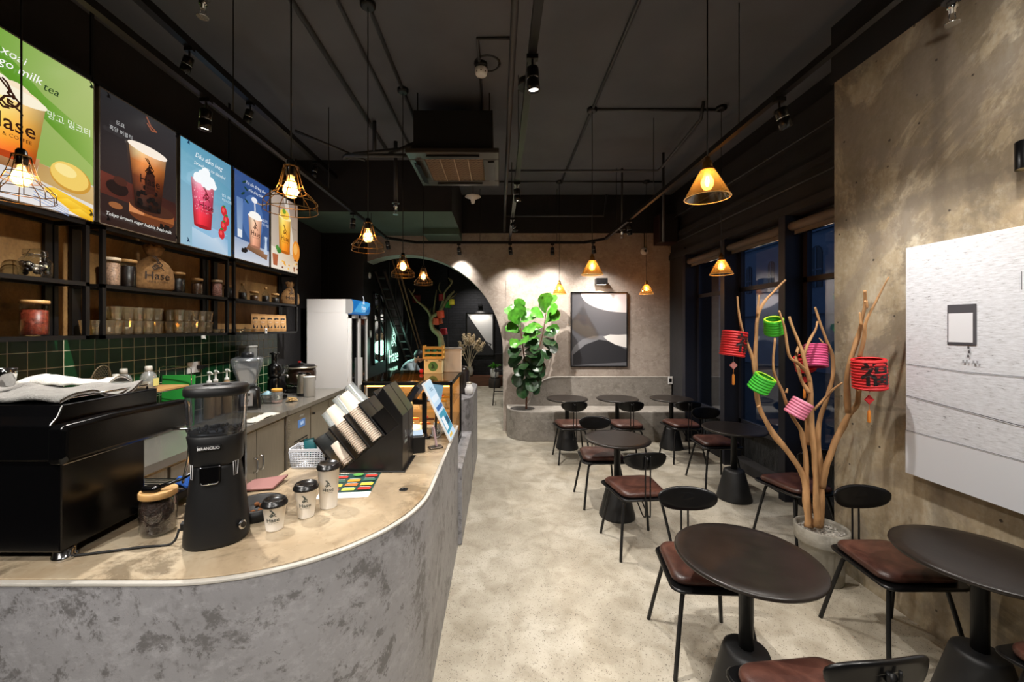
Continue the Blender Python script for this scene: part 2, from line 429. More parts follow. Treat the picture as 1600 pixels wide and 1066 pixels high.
ARCHRIM = mat('arch_lining', (150,164,152), .6, 0, .12, 6)
WINGL = glass('window_glass', (205,214,226), .06, .01, .8)
ROUGH = mat('rough_black_stucco', (34,36,38), .55, 0, .8, 35, 1.0, 90, stretch=(1, 1, .3))
CEIL = 3.85
# ------------------------------------------------------------------ the shell
def plate(name, a, b, m): return struct(MB().box(a, b, None).build(name, m))
struct(MB().box((-3.6,-3.2,-.1), (3.3,12.1,0)).build('floor', FLOOR))
plate('ceiling', (-3.6,-3.2,CEIL), (3.3,12.1,CEIL+.12), CEILK)
w = MB(); w.box((-3.1,-3.2,0), (-2.82,6.5,CEIL), WALLK)
w.box((-2.82,1.2,.88), (-2.80,5.02,1.63), TILE); w.box((-2.82,.9,1.63), (-2.80,5.12,2.40), PLY)
struct(w.build('wall_left'))
plate('wall_behind', (-3.1,-3.2,0), (3.3,-3.05,CEIL), WALLK)
# raw concrete wall on the right, up to the near end of the windows, with a dark beam above it
w = MB(); w.box((2.39,-3.05,0), (3.3,2.84,3.44), COLC); w.box((2.385,-3.05,3.44), (3.3,2.86,CEIL), WALLK); struct(w.build('wall_right'))
w = MB(); w.box((2.80,2.84,2.78), (3.3,6.5,CEIL)); w.box((2.70,2.86,3.40), (2.80,6.5,3.62)); w.box((2.74,2.86,3.10), (2.80,6.5,3.16)); w.box((2.76,2.86,2.78), (2.80,6.5,2.86))
w.box((3.02,2.84,0), (3.12,6.5,.47), ROUGH); w.box((2.95,2.84,.47), (3.14,6.5,.53)); w.box((2.86,2.84,0), (3.02,6.5,.11))
w.box((2.78,5.98,0), (3.3,6.5,2.9)); struct(w.build('wall_window_side', WALLK))
DARKM = mat('dark_window_metal', (26,27,36), .5, 0)
# window bays between posts
posts = [(2.85, 2.93), (3.86, 3.95), (4.90, 4.99), (5.93, 6.02)]
for i, (a, b) in enumerate(posts): struct(MB().box((2.77, a, 0), (2.98, b, 2.80)).build('trim_%d' % (i+1), DARKM))
for i in range(3):
    y0, y1 = posts[i][1], posts[i+1][0]; t = bpy.data.objects.new('window_%d' % (i+1), None); COL.objects.link(t); struct(t); t.location = (2.97, (y0+y1)/2, .53)
    h = (y1-y0)/2; m = MB()
    for (a, b, c, d) in ((-h, -h+.05, 0, 2.25), (h-.05, h, 0, 2.25), (-h, h, 0, .05), (-h, h, 2.20, 2.25), (-h, h, 1.60, 1.65)): m.box((-.025, a, c), (.025, b, d))
    m.build('window_frame', DARKM, t)
    MB().box((-.004, -h+.03, .03), (.004, h-.03, 2.22)).build('window_pane', WINGL, t)
# back wall with the big arch; everything right of x=.11 is the seating wall
AX, AZ, AR, AY = -1.547, 1.27, 1.61, 6.5
def archpoly():
    pts = [(.063, 0), (2.80, 0), (2.80, 3.23), (-2.82, 3.23)]
    a0 = math.acos((-2.82-AX)/AR)
    pts += [(-2.82, AZ+AR*sin(a0))]
    n = 40
    return pts+[(AX+AR*cos(a0*(1-k/n)), AZ+AR*sin(a0*(1-k/n))) for k in range(1, n+1)]
pl = archpoly(); w = MB(); n = len(pl); f = [(x, AY, z) for x, z in pl]; b = [(x, AY+.30, z) for x, z in pl]
w.add(f, [list(range(n))], BACKW); w.add(b, [list(range(n))[::-1]], BACKW)
for i in range(n):
    j = (i+1) % n; w.add([f[i], f[j], b[j], b[i]], [(0,1,2,3)], ARCHRIM if i >= 4 else BACKW, smooth=(4 <= i < n-1))
w.box((-2.82, AY-.02, 3.23), (3.0, AY+.30, CEIL), WALLK)
w.box((.108, AY-.012, 0), (2.78, AY, 3.228), BACKW)
struct(w.build('wall_back'))
# black projecting wall between fridge and arch, running on behind it
w = MB(); w.box((-2.82, 6.30, 0), (-2.15, 6.48, 3.2)); w.box((-3.4, 6.82, 0), (-2.15, 8.9, CEIL)); w.box((-2.82, 6.48, 0), (-2.15, 6.82, 3.2))
w.box((-2.80, 6.285, 0), (-2.70, 6.30, 3.0)); w.box((-2.20, 6.285, 0), (-2.14, 6.30, 3.0)); struct(w.build('wall_sign_side', mat('black_panel', (17,17,17), .45, 0, .2, 4)))
w = MB(); w.box((-3.6, 11.85, 0), (3.3, 12.1, CEIL)); w.box((-3.6, 6.8, 0), (-3.4, 11.85, CEIL)); w.box((1.5, 6.8, 0), (1.7, 11.85, CEIL)); w.box((-1.75, 11.55, 0), (-1.5, 11.85, CEIL)); struct(w.build('wall_far_room', BRICK))
plate('trim_5', (-1.15, 11.45, 0), (1.0, 11.85, .27), mat('brown_ledge_wood', (92,58,40), .5, 0, .25, 6, stretch=(1, 8, 8)))
# painted services box hung under the ceiling over the arch
w = MB(); w.box((-2.80, 5.13, 3.19), (-.61, 6.48, CEIL), WALLK)
w.box((-2.80, 5.13, 3.185), (-.61, 6.48, 3.19), SOFFIT); w.box((-1.15, 6.0, 3.10), (-.61, 6.48, 3.185), SOFFIT)
struct(w.build('ceiling_soffit'))
bpy.data.objects['ceiling_soffit'].name = 'trim_6'
# street outside: pavement and the blue-lit building opposite
EX = mat('facade_paint', (122,126,134), .8, 0, .1, 2)
plate('ground_outside', (3.3,-3,-.12), (16,30,-.02), mat('pavement', (60,60,62), .8, 0, .2, 3))
fb = thing('facade_building', 'pale building across the street seen through the windows', 'building', (12, 14, 0))
m = MB(); m.box((0,-9,0), (3,14,9)); m.box((-.25,-9,5.6), (0,14,5.85)); m.box((-.15,-9,2.2), (0,14,2.35)); m.box((-.1,-9,5.3), (0,14,5.4)); m.build('facade_wall', EX, fb)
for k, (y, z0, hh, ww) in enumerate(((1.05, 3.2, 1.3, .55), (3.55, 3.3, 1.1, .4), (5.1, 3.3, 1.1, .4), (7.2, 3.3, 1.1, .4), (-1.6, 3.3, 1.3, .5))):
    q = MB(); out = [(y-ww/2, z0), (y+ww/2, z0)]+[(y+ww/2*cos(a*pi/8), z0+hh+ww/2*sin(a*pi/8)) for a in range(9)]
    q.prism(out, 'x', -.03, .02, mat('dark_pane', (16,20,28), .1)); q.box((-.05, y-.02, z0), (-.03, y+.02, z0+hh+ww*.4), EX); q.box((-.05, y-ww/2, z0+hh*.5), (-.03, y+ww/2, z0+hh*.5+.04), EX)
    q.build('facade_window', None, fb)
# ------------------------------------------------------------------ service counter
def counter_outline(inset=0, extra=0):
    r = .68-inset; cx, cy = -1.0, 1.87; o = [(-2.78, 1.19+inset)]
    o += [(cx+r*sin(a*pi/2/20), cy-r*cos(a*pi/2/20)) for a in range(21)]
    o += [(-.32-inset, 3.10), (-1.13, 3.10), (-1.13, 2.00)]
    o += [(-1.28+.15*cos(a*pi/2/5), 1.99-.15*sin(a*pi/2/5)) for a in range(1, 6)]
    return o+[(-2.78, 1.84)]
ct = thing('service_counter', 'curved grey cement service counter with a tan stained worktop', 'counter', (0,0,0))
MB().prism(counter_outline(), 'z', 0, .925, None).build('counter_body', CEM, ct)
m = MB(); m.prism(counter_outline(-.004), 'z', .925, .935, RIMC); m.prism(counter_outline(.012), 'z', .935, .940, TOPC)
m.build('worktop', None, ct, bevel=.003)
m = MB(); m.lathe([(.020, 0), (.020, .003), (.014, .004), (.013, .0015)], (-.447,1.86,.9395), BLKS, 20); m.build('cable_hole', None, ct)
m = MB(); Art(plane_map((0,0,.9402), (1,0,0), (0,1,0), 0))
tc2 = thing('counter_ledge', 'low cement ledge of the counter carrying the glass cake case', 'counter', (0,0,0))
MB().box((-1.13,3.102,0), (-.29,4.198,.60)).build('ledge_body', CEM, tc2, bevel=.006)
tc3 = thing('counter_end', 'rounded far end of the grey cement counter beyond the cake case', 'counter', (0,0,0))
o = [(-1.13,4.20), (-.40,4.20), (-.32,4.32), (-.29,4.45)]+[(-.29-.25+.25*cos(a*pi/2/8), 5.3+.25*sin(a*pi/2/8)) for a in range(9)]+[(-1.13,5.55)]
MB().prism(o, 'z', 0, .93).build('counter_body', CEM, tc3, bevel=.006)
# ------------------------------------------------------------------ chairs and tables
def make_chair():
    t = thing('dining_chair', 'x', 'chair', (0,0,0), 0, 'black chairs with brown leather seats')
    ol = []
    for (x, y) in rrect(.205, .20, .055, 4):
        ol.append((x*(1+.10*(y/.2))*.96, y))
    MB().loft([[(x*.97, y*.97, .420) for x, y in ol], [(x*1.02, y*1.02, .428) for x, y in ol], [(x*1.02, y*1.02, .434) for x, y in ol], [(x*.99, y*.99, .440) for x, y in ol]], None, True).build('seat_pan', BLKS, t)
    rr = [(.90, .440), (.945, .446), (.965, .456), (.955, .468), (.92, .477), (.84, .483), (.70, .487), (.45, .489), (.2, .490)]
    cu = []
    for (x, y) in rrect(.205, .20, .075, 6): cu.append((x*(1+.10*(y/.2))*.93, y*.93-.006))
    MB().loft([[(x*s, y*s, z) for x, y in cu] for s, z in rr], None, True).build('seat', LEATHER, t)
    for sx in (-1, 1):
        for sy in (-1, 1):
            fx, fy = .205*sx, (.195 if sy > 0 else -.215)
            MB().tube([(.03*sx, .115*sy, .405), (.115*sx, .125*sy, .405), (.142*sx, .132*sy, .388), (.152*sx, .138*sy, .355), (.18*sx, (.138*sy+fy)/2, .18), (fx, fy, .002)], .0105, None, 8, 2).build('leg', BLK, t)
    m = MB()
    for s in (-1, 1):
        m.tube([(.019*s, -.05, .398), (.019*s, -.10, .36), (.019*s, -.165, .315), (.019*s, -.205, .31), (.019*s, -.214, .345), (.019*s, -.214, .52), (.019*s, -.216, .70), (.019*s, -.216, .76)], .0052, None, 6, 3)
    m.cyl((-.09, 0, .408), (.09, 0, .408), .012); m.box((-.12, -.13, .398), (.12, -.10, .42)); m.box((-.12, .10, .398), (.12, .13, .42))
    m.build('back_frame', BLK, t)
    # backrest: flattened half-moon board, bent round the sitter
    a, N = .165, 28; rings = []
    def outl(k):
        o = []
        for i in range(N):
            th = 2*pi*i/N; c, s = cos(th), sin(th)
            x = a*k*abs(c)**.85*(1 if c >= 0 else -1); z = (.048 if s >= 0 else .086)*k*abs(s)**.9*(1 if s >= 0 else -1)
            o.append((x, z))
        return o
    def ring(k, off): return [(x, -.200+off+1.1*x*x-.10*(z), .735+z) for x, z in outl(k)]
    MB().loft([ring(.3, -.006), ring(.7, -.006), ring(.95, -.006), ring(1.0, -.002), ring(1.0, .003), ring(.95, .007), ring(.7, .007), ring(.3, .007)], None, True).build('backrest', BLKS, t)
    m = MB()
    m.lathe([(.0, 0), (.016, .002), (.016, .008), (.0, .010)], mtx=Matrix.Rotation(pi/2, 3, 'X'), c=(0, -.205, .735), n=12)
    m.build('back_knob', BLK, t); return t
def make_table(r=.29):
    t = thing('cafe_table', 'x', 'table', (0,0,0), 0, 'round black pedestal cafe tables')
    MB().lathe([(r-.03, .676), (r-.006, .680), (r, .688), (r-.002, .696), (r-.008, .700), (r-.05, .700)], n=56).build('tabletop', TBL, t)
    MB().lathe([(.029, .26), (.029, .672), (.07, .674), (.07, .678)], n=20).build('column', BLK, t)
    MB().lathe([(.154, .0), (.158, .006), (.156, .02), (.094, .27), (.088, .285), (.075, .292), (.03, .294)], n=36).build('base_cone', mat('cone_black', (17,17,18), .5, 0, .15, 12), t)
    return t
chair = make_chair(); table = make_table(.29)
TABLES = [
 ((1.085,1.75), 'near round table in front of the driftwood pot, brown sheen on its top'),
 ((2.095,1.735), 'near round table against the raw concrete wall under the white artwork'),
 ((1.063,3.59), 'round table in the middle of the aisle side, a chair on each side'),
 ((.954,5.60), 'round table at the bench beside the fiddle-leaf fig'),
 ((1.66,5.60), 'round table at the bench under the framed black and white picture'),
 ((2.42,5.60), 'round table at the bench in the dark corner by the windows'),
 ((2.33,3.95), 'round table by the windows left of the driftwood branches')]
for i, ((x, y), lab) in enumerate(TABLES):
    if i == 0: table.location = (x, y, 0); table['label'] = lab
    else: dup(table, (x, y, 0), random.uniform(0, 3), lab)
CHAIRS = [
 ((1.06,2.09), pi-.06, 'chair behind the near table, its leather seat pushed under the left of the tabletop'),
 ((2.085,2.115), pi, 'chair between the driftwood pot and the near table by the concrete wall'),
 ((1.055,1.30), .10, 'chair at the bottom edge of the photo, back of its backrest turned to the viewer'),
 ((2.17,1.40), .12, 'chair cut off by the bottom right corner, only a corner of its seat in view'),
 ((.985,3.895), pi+.04, 'chair on the far side of the aisle table, facing the viewer'),
 ((1.06,3.11), .10, 'chair on the near side of the aisle table, back frame hooks showing'),
 ((.925,5.11), .04, 'chair at the bench table beside the fiddle-leaf fig'),
 ((1.63,5.11), .02, 'chair at the bench table under the framed picture'),
 ((2.35,5.13), .03, 'chair at the bench table in the dark window corner'),
 ((2.35,4.35), pi+.03, 'chair facing the viewer behind the window-side table'),
 ((2.36,3.17), .16, 'chair in the shade behind the driftwood trunks, below the window')]
for i, ((x, y), rz, lab) in enumerate(CHAIRS):
    if i == 0: chair.location = (x, y, 0); chair.rotation_euler.z = rz; chair['label'] = lab
    else: dup(chair, (x, y, 0), rz, lab)
# ------------------------------------------------------------------ bench with planter
bn = thing('wall_bench', 'long grey cement bench along the back wall, rounded planter at its left end', 'bench', (0,0,0))
R = .38
ol = [(2.76,5.90)]+[(.12+R-R*sin(a*pi/2/12), 5.90+R-R*cos(a*pi/2/12)) for a in range(13)]+[(.12,6.485), (2.76,6.485)]
MB().prism(ol[::-1], 'z', 0, .44, BENCHC).build('seat_block', None, bn, bevel=.012)
def backpoly(k=0):
    p = [(2.76-k, .442), (2.76-k, .86)]+[(2.72+.04*cos(a*pi/2/4)-k, .86+.04*sin(a*pi/2/4)-k) for a in range(1, 5)]
    for a in range(13):
        th = pi/2+a*pi/2/12*.92; p.append((.92+.42*cos(th), .48+(.42-k)*sin(th)))
    return p+[(.44, .442)]
m = MB(); m.prism(backpoly(), 'y', 6.37, 6.485, BENCHC); m.build('bench_back', None, bn, bevel=.008)
m = MB(); pp = backpoly()[1:-1]; m.tube([(x, 6.372, z) for x, z in pp], .006, None, 6); m.build('back_edge', RIMC, bn)
SOIL = mat('soil_gravel', (44,40,36), .9, 0, .7, 60, 1, 90)
m = MB(); m.lathe([(1, 0), (1, .006)], (0,0,0), None, 32); m.v = [Vector((.36+v.x*.19, 6.16+v.y*.16, .437+v.z)) for v in m.v]; m.build('planting_bed', SOIL, bn)
# framed picture over the bench
fp = thing('framed_picture', 'large framed abstract picture of pale and dark curves above the bench', 'picture', (1.62, 6.485, 1.66))
m = MB(); hw, hh, d = .46, .605, .035
for a, b, c, e in ((-hw, -hw+.014, -hh, hh), (hw-.014, hw, -hh, hh), (-hw+.014, hw-.014, -hh, -hh+.014), (-hw+.014, hw-.014, hh-.014, hh)): m.box((a, -d, c), (b, 0, e))
m.build('frame', BLKS, fp); MB().box((-hw+.012, -.018, -hh+.012), (hw-.012, 0, hh-.012)).build('backing', mat('dark_print_backing', (60,60,62), .6), fp)
A = Art(plane_map((0, -.0185, 0), (1,0,0), (0,0,1))); w, h = hw-.014, hh-.014
A.poly([(-w,-h), (w,-h), (w,h), (-w,h)], [(74,74,78), (96,96,100), (110,108,112), (70,70,74)])
A.poly([(-w*.66, h)]+[(-w*.66+w*1.66*(1-cos(t*pi/2/14)), h-.56*h*1.55*sin(t*pi/2/14)*.62) for t in range(15)]+[(w, h)], [(214,206,206)]*16+[(206,196,198)])
A.poly([(-w,-h*.62), (-w*.88,-h*.44), (-w*.6,-h*.27), (-w*.2,-h*.18), (w*.2,-h*.17), (w*.6,-h*.26), (w,-h*.45), (w,-h), (-w,-h)], [(118,118,122)]*6+[(92,92,96)]*3)
A.poly([(-w*.95,-h*.70), (-w*.5,-h*.42), (0,-h*.28), (w*.4,-h*.33), (w,-h*.56), (w,-h*.9), (-w*.95,-h*.98)], [(40,40,44)]*7)
A.poly([(w*.16,-h*.20), (w*.4,-h*.14), (w*.7,-h*.15), (w,-h*.14), (w,-h*.50), (w*.6,-h*.42), (w*.3,-h*.30)], (226,222,218))
A.build('print', PRINT, fp)
# ------------------------------------------------------------------ big white artwork on the concrete wall
wa = thing('wall_artwork', 'large white textured canvas with a small square niche motif on the concrete wall', 'picture', (2.388, 1.70, 1.508))
t = NT('white_board_print')
n1 = t.noise(1.0, 8, v=t.vec((1, 22, 130)), rough=.75); c = t.ramp(n1, (.33, (70,70,74)), (.39, (190,192,198)), (.60, (216,219,226)))
sx = t.n('SeparateXYZ'); t.l(t.tc, sx.inputs[0]); c = t.mix(t.ramp(sx.outputs[2], (.0, 1.0), (.001, 0.0)), c, c)
t.out(c, .75)
MB().box((-.045,-.595,-.646), (0,.595,.646)).build('canvas', t.m, wa, bevel=.002)
A = Art(plane_map((-.0455, 0, 0), (0,-1,0), (0,0,1)))
A.poly([(-.595,-.646), (.595,-.646), (.595,-.40), (-.595,-.40)], [(206,209,216)]*4)
A.rect(-.38, .108, -.253, .306, (70,70,76)); A.rect(-.375, .114, -.268, .262, (214,216,222)); A.rect(-.38, .100, -.253, .108, (60,60,66))
A.stroke([(-.595,-.02), (-.3,-.035), (0,-.03), (.595,-.045)], .003, (96,98,104)); A.stroke([(-.595,-.20), (-.1,-.25), (.595,-.27)], .004, (80,80,86)); A.stroke([(-.595,-.40), (.1,-.41), (.595,-.42)], .003, (110,112,118))
for k in range(3):
    A.ell(-.285+.003*(k%2), .09-k*.022, .005, .008, (70,70,74), 8); 
for k in range(4): A.rect(-.31+.016*k+(k>1)*.012, .01, -.302+.016*k+(k>1)*.012, .026, (150,152,158))
A.stroke([(-.08,.36), (-.08,.44)], .003, (90,92,98))
A.build('print', PRINT, wa)
# ------------------------------------------------------------------ ceiling: tracks, spots, pipes, air conditioner
WARM = (1.0, .68, .36); COOL = (1.0, .95, .89)
LENS = mat('spot_lens', (255,255,255), .3, emit=(255,250,240), es=9)
def track(name, label, pts, z, wd=.034, hangers=()):
    t = thing(name, label, 'track', (0,0,0))
    m = MB()
    for (x0, y0), (x1, y1) in zip(pts[:-1], pts[1:]):
        d = Vector((x1-x0, y1-y0, 0)); L = d.length; a = math.atan2(d.y, d.x); R = Matrix.Rotation(a, 3, 'Z'); c = Vector(((x0+x1)/2, (y0+y1)/2, z))
        m.add([c+R@Vector((sx*L/2, sy*wd/2, sz*wd*.55)) for sz in (-1,1) for sy in (-1,1) for sx in (-1,1)], [(0,1,3,2)[::-1], (4,5,7,6), (0,1,5,4), (2,3,7,6)[::-1], (0,2,6,4)[::-1], (1,3,7,5)])
    m.build('rail', BLK, t)
    for x, y in hangers: MB().cyl((x, y, z), (x, y, CEIL), .004, None, None, 6).build('hanger_rod', BLK, t)
    return t
track('light_track', 'long black light track over the counter, nearest above the menu boards', [(-1.67,-1.5), (-1.67,5.9), (-1.30,6.22), (-1.0,6.22)], 3.02, hangers=[(-1.67, y) for y in (1.1, 2.5, 3.9, 5.2)])
track('light_track', 'short black light track across the top of the arch wall', [(-1.0,6.22), (1.33,6.22)], 3.02, hangers=[(-.3,6.22), (.9,6.22)])
track('light_track', 'black light track slanting along the window side of the room', [(1.59,-1.5), (1.59,5.96), (1.33,6.22)], 3.02, hangers=[(1.59, y) for y in (1.2, 2.64, 4.1, 5.4)])
track('light_track', 'black light track down the middle beside the grey pipe', [(.165,-1.5), (.165,6.22)], 3.07, .04, [(.165, y) for y in (1.5, 3.4, 5.2)])
MB().lathe([(.055, 3.10), (.055, 3.14), (.03, 3.15)], (.165,2.33,0), None, 24).build('round_bracket', BLK, [o for o in COL.objects if o.name.startswith('light_track') and 'middle' in o['label']][0])
track('light_track', 'upper black light track fixed near the ceiling over the worktop side', [(-2.10,-1.5), (-2.10,5.1)], 3.62, .05)
def make_spot(name_label, loc, aim, power, angle=75, s=1.0, group=None, col=COOL, lift=.05):
    """track spot: mount on the rail, cylinder aimed at a point, bright lens, its own lamp"""
    t = thing('track_spotlight', name_label, 'spotlight', loc)
    MB().box((-.03*s,-.016*s,-.022), (.03*s,.016*s,.0)).lathe([(.006, -.07*s), (.006, 0)], (0,0,0), None, 8).build('mount', BLK, t)
    d = (Vector(aim)-Vector(loc)); q = Vector((0,0,-1)).rotation_difference(d)
    b = MB().lathe([(.012*s, .0), (.03*s, -.005*s), (.032*s, -.012*s), (.032*s, -.058*s), (.030*s, -.060*s), (.030*s, -.064*s), (.033*s, -.066*s), (.033*s, -.125*s), (.029*s, -.125*s), (.027*s, -.110*s)], n=20, cap1=False).build('lamp_body', BLKS, t)
    b.location = (0, 0, -.06*s); b.rotation_mode = 'QUATERNION'; b.rotation_quaternion = q
    l = MB().lathe([(.0275*s, -.112*s), (.02*s, -.1125*s), (.0, -.113*s)][::-1], n=16, cap0=False, cap1=False).build('lens', LENS, b)
    MB().lathe([(.0322*s, -.0585*s), (.0335*s, -.0605*s), (.0335*s, -.0635*s), (.0322*s, -.0655*s)], n=20, cap0=False, cap1=False).build('metal_ring', CHROME, b)
    L = light('lamp', 'SPOT', (0, 0, -.13*s), power*SPOT, col, b, .025, angle, 1.0)
    return t
Z = 3.0
SPOTS = [
 # label, location, aim, power, angle
 ('spotlight on the counter track shining straight down in front of the dark menu board', (-1.67,2.27,Z), (-1.95,2.35,0), 330, 130),
 ('spotlight on the counter track beside the caged lamp row, near the soffit', (-1.67,4.55,Z), (-1.9,4.9,.6), 300, 125),
 ('small spotlight at the far bend of the counter track above the arch', (-1.62,5.75,Z), (-1.5,6.4,1.6), 70, 100),
 ('bright spotlight on the middle track under the round black bracket', (.165,1.98,Z+.05), (.35,2.1,0), 300, 100),
 ('second spotlight from the near end on the middle track', (.165,3.72,Z+.05), (.35,3.9,0), 320, 105),
 ('third spotlight on the middle track, small and far', (.165,4.95,Z+.05), (1.2,6.6,1.1), 430, 85),
 ('left spotlight of three on the arch wall track', (-.63,6.22,Z), (-.5,7.9,.4), 70, 85),
 ('spotlight where the middle track meets the arch wall track', (.17,6.20,Z), (.45,6.2,0), 120, 125),
 ('spotlight above the fig on the arch wall track', (.83,6.22,Z), (.9,6.2,0), 120, 125),
 ('tilted spotlight on the slanting end of the window side track', (1.44,6.10,Z), (1.9,6.3,.2), 150, 115),
 ('upright spotlight on the window side track near the red speaker', (1.59,4.86,Z), (1.8,5.3,0), 200, 95),
 ('tilted spotlight on the window side track aimed at the concrete wall', (1.59,2.26,Z), (2.45,2.3,.6), 130, 110),
 ('spotlight high on the upper track at the top of the dark menu board', (-2.10,2.70,3.59), (-2.5,2.7,2.4), 60, 60),
 ('small spotlight on the upper track above the strawberry drink board', (-2.10,3.36,3.59), (-2.5,3.4,2.3), 60, 60),
 ('small spotlight at the far end of the upper track above the caged lamp', (-2.10,4.55,3.59), (-2.4,4.6,2.2), 60, 60),
]
for lab, loc, aim, pw, an in SPOTS: make_spot(lab, loc, aim, pw, an, .95)
# the tracks run on behind the viewer; unseen spots are added on them for light
for k, (x, y, ax, ay, az, pw, an) in enumerate(((.165,.35,.5,1.0,0,200,100), (-1.67,.35,-1.3,1.4,.9,150,110), (-1.67,-.9,-1.1,1.1,.3,260,80), (1.59,.5,2.3,1.6,.2,190,115), (1.59,-.6,1.5,1.4,.3,160,90), (.165,-1.0,-.2,1.1,.2,240,80), (1.59,1.30,2.45,1.7,2.7,46,125))):
    make_spot(('added unseen spotlight on the middle track overhead', 'added unseen spotlight on the counter track above the espresso machine', 'added unseen rear spotlight on the counter track', 'added unseen spotlight on the window side track above the corner table', 'added unseen rear spotlight on the window side track', 'added unseen rear spotlight on the middle track', 'added unseen spotlight on the window side track brightening the upper concrete wall')[k], (x, y, Z), (ax, ay, az), pw, an, .95)  # the last one is added to brighten the top of the concrete wall
# picture lamp on the concrete wall
pl_ = thing('picture_light', 'black cylinder lamp throwing warm light on the concrete wall above the white artwork', 'wall lamp', (2.30,1.735,2.46))
MB().lathe([(.035,-.07), (.035,.05), (.03,.055)], n=20, cap0=False).build('lamp_body', BLKS, pl_); MB().cyl((0,0,.0), (.09,0,.0), .012).build('arm', BLK, pl_)
MB().lathe([(.0,-.050), (.033,-.050)], n=16, cap0=False, cap1=False).build('lens', mat('warm_lens', (255,220,160), .4, emit=(255,214,150), es=9), pl_)
light('lamp', 'SPOT', (0,0,-.08), 2.2, (1,.78,.48), pl_, .02, 110, .25, None)
# conduits and pipes
PIPE = mat('painted_pipe', (62,63,66), .45, .2, .15, 8)
def pipe(name, label, runs, r, m=None, cat='pipe', sub=None):
    b = MB()
    for pts in runs: b.tube(pts, r, m, 10)
    return tag(b.build(name, m or PIPE), label, cat)
pipe('grey_pipe', 'thick grey pipe running down the middle of the ceiling', [[(.085,-1.5,3.45), (.085,5.9,3.45), (.085,6.0,3.40), (.085,6.45,3.25)]], .022)
cz = CEIL-.012
for k, (x, lab) in enumerate(((-1.36,'left of the three parallel ceiling conduits above the counter'), (-1.06,'middle of the three parallel ceiling conduits above the counter'), (-.87,'right conduit above the counter, the caged lamps hang from it'), (.915,'ceiling conduit above the aisle carrying the amber lamps'))):
    pipe('conduit', lab, [[(x,-1.5,cz), (x,(4.9 if x < 0 else 5.87),cz)]], .014 if k else .02)
pipe('conduit', 'cross conduit between the amber lamp roses, nearer one', [[(.915,3.92,cz), (2.17,3.92,cz)]], .013)
pipe('conduit', 'cross conduit between the amber lamp roses, farther one', [[(-.2,5.87,cz), (2.4,5.87,cz)]], .013)
pipe('conduit', 'conduit loop on the ceiling around the smoke detector', [[(-.16,4.2,cz), (-.16,2.95,cz), (.11,2.95,cz)], [(.24,2.95,cz), (.26,3.0,cz), (.26,4.2,cz)]], .012)
pipe('sprinkler_pipe', 'dark pipe crossing the ceiling with a slanting leg to the right', [[(.11,4.9,3.62), (1.95,4.9,3.62), (1.95,4.75,3.62), (1.9,3.75,3.66), (1.9,3.70,3.80)]], .016)
pipe('sprinkler_pipe', 'upright dark pipe dropping from the ceiling beside the slanting leg', [[(2.02,4.9,2.75), (2.02,4.9,3.84)]], .016)
pipe('sprinkler_pipe', 'low dark pipe crossing just in front of the arch wall beam', [[(.11,6.1,3.4), (1.6,6.1,3.4), (1.62,6.0,3.7)]], .016)
pipe('sprinkler_pipe', 'grey bracket of sprinkler pipes hanging left of the air conditioner', [[(-.75,4.15,3.58), (-1.52,4.15,3.50), (-1.58,4.15,3.46), (-1.58,4.05,3.42), (-1.52,3.95,3.40), (-.80,3.95,3.40)], [(-1.1,3.97,3.42), (-.78,4.15,3.66)], [(-1.06,4.08,3.60), (-1.06,4.08,2.98)], [(-1.3,4.15,3.52), (-1.3,4.15,3.84)]], .02)
pipe('cable_pipe', 'thin slanting dark pipe from the upper track to the soffit', [[(-2.0,3.9,3.62), (-1.45,4.3,3.50)]], .015)
pipe('wall_cable', 'pair of thin dark cables along the beam above the windows', [[(2.66,2.9,3.36), (2.66,6.4,3.36)], [(2.72,2.9,3.00), (2.72,6.4,3.00)]], .008)
pipe('beam_pipe', 'dark pipe along the top of the window side', [[(2.3,-1.5,3.62), (2.3,6.3,3.62)]], .018)
def sprinkler(lab, loc, s=1):
    t = thing('fire_sprinkler', lab, 'sprinkler', loc); m = MB()
    m.lathe([(.016*s,.05*s), (.016*s,.02*s), (.010*s,.018*s), (.010*s,.0)], m=None, n=12); m.lathe([(.022*s,-.038*s), (.024*s,-.036*s), (.006*s,-.030*s)], n=16)
    m.tube([(.010*s,0,.0), (.013*s,0,-.015*s), (.004*s,0,-.032*s)], .002*s, None, 6); m.tube([(-.010*s,0,0), (-.013*s,0,-.015*s), (-.004*s,0,-.032*s)], .002*s, None, 6); m.build('head', CHROME, t)
    MB().lathe([(.03*s,.05*s), (.03*s,.056*s)], n=16).cyl((0,0,.05*s), (0,0,(CEIL-loc[2] if CEIL-loc[2] < .6 or loc[0] > 0 else .06)), .012).build('drop_pipe', PIPE, t)
sprinkler('sprinkler head at the top edge above the counter track', P(317,14,1.75))
sprinkler('sprinkler head in front of the top of the concrete wall', P(1488,22,1.9), 1.25)
sprinkler('pale sprinkler head hanging on a drop pipe left of the air conditioner', (-1.06,4.08,2.90), 1.3)
sprinkler('pale sprinkler head in front of the speaker', P(972,367,5.4), 1.3)
dt = thing('smoke_detector', 'white smoke detector with dark slots under the ceiling', 'smoke detector', P(752,112,3.25))
MB().lathe([(.045,.03), (.052,.015), (.052,-.01), (.042,-.03), (.02,-.036)], n=24).build('housing', WHITE, dt)
m = MB()
for k in range(8): a = k*pi/4; m.box((.046*cos(a)-.005, .046*sin(a)-.005, -.02), (.046*cos(a)+.005, .046*sin(a)+.005, -.010))
m.build('slots', BLK, dt)
m = MB(); m.tube([(.0+.10*cos(a*pi/8)+.05, .10*sin(a*pi/8), .07) for a in range(17)], .012, None, 8); m.cyl((0,0,.03), (0,0,.09), .05); m.build('cable_loop', BLK, dt)
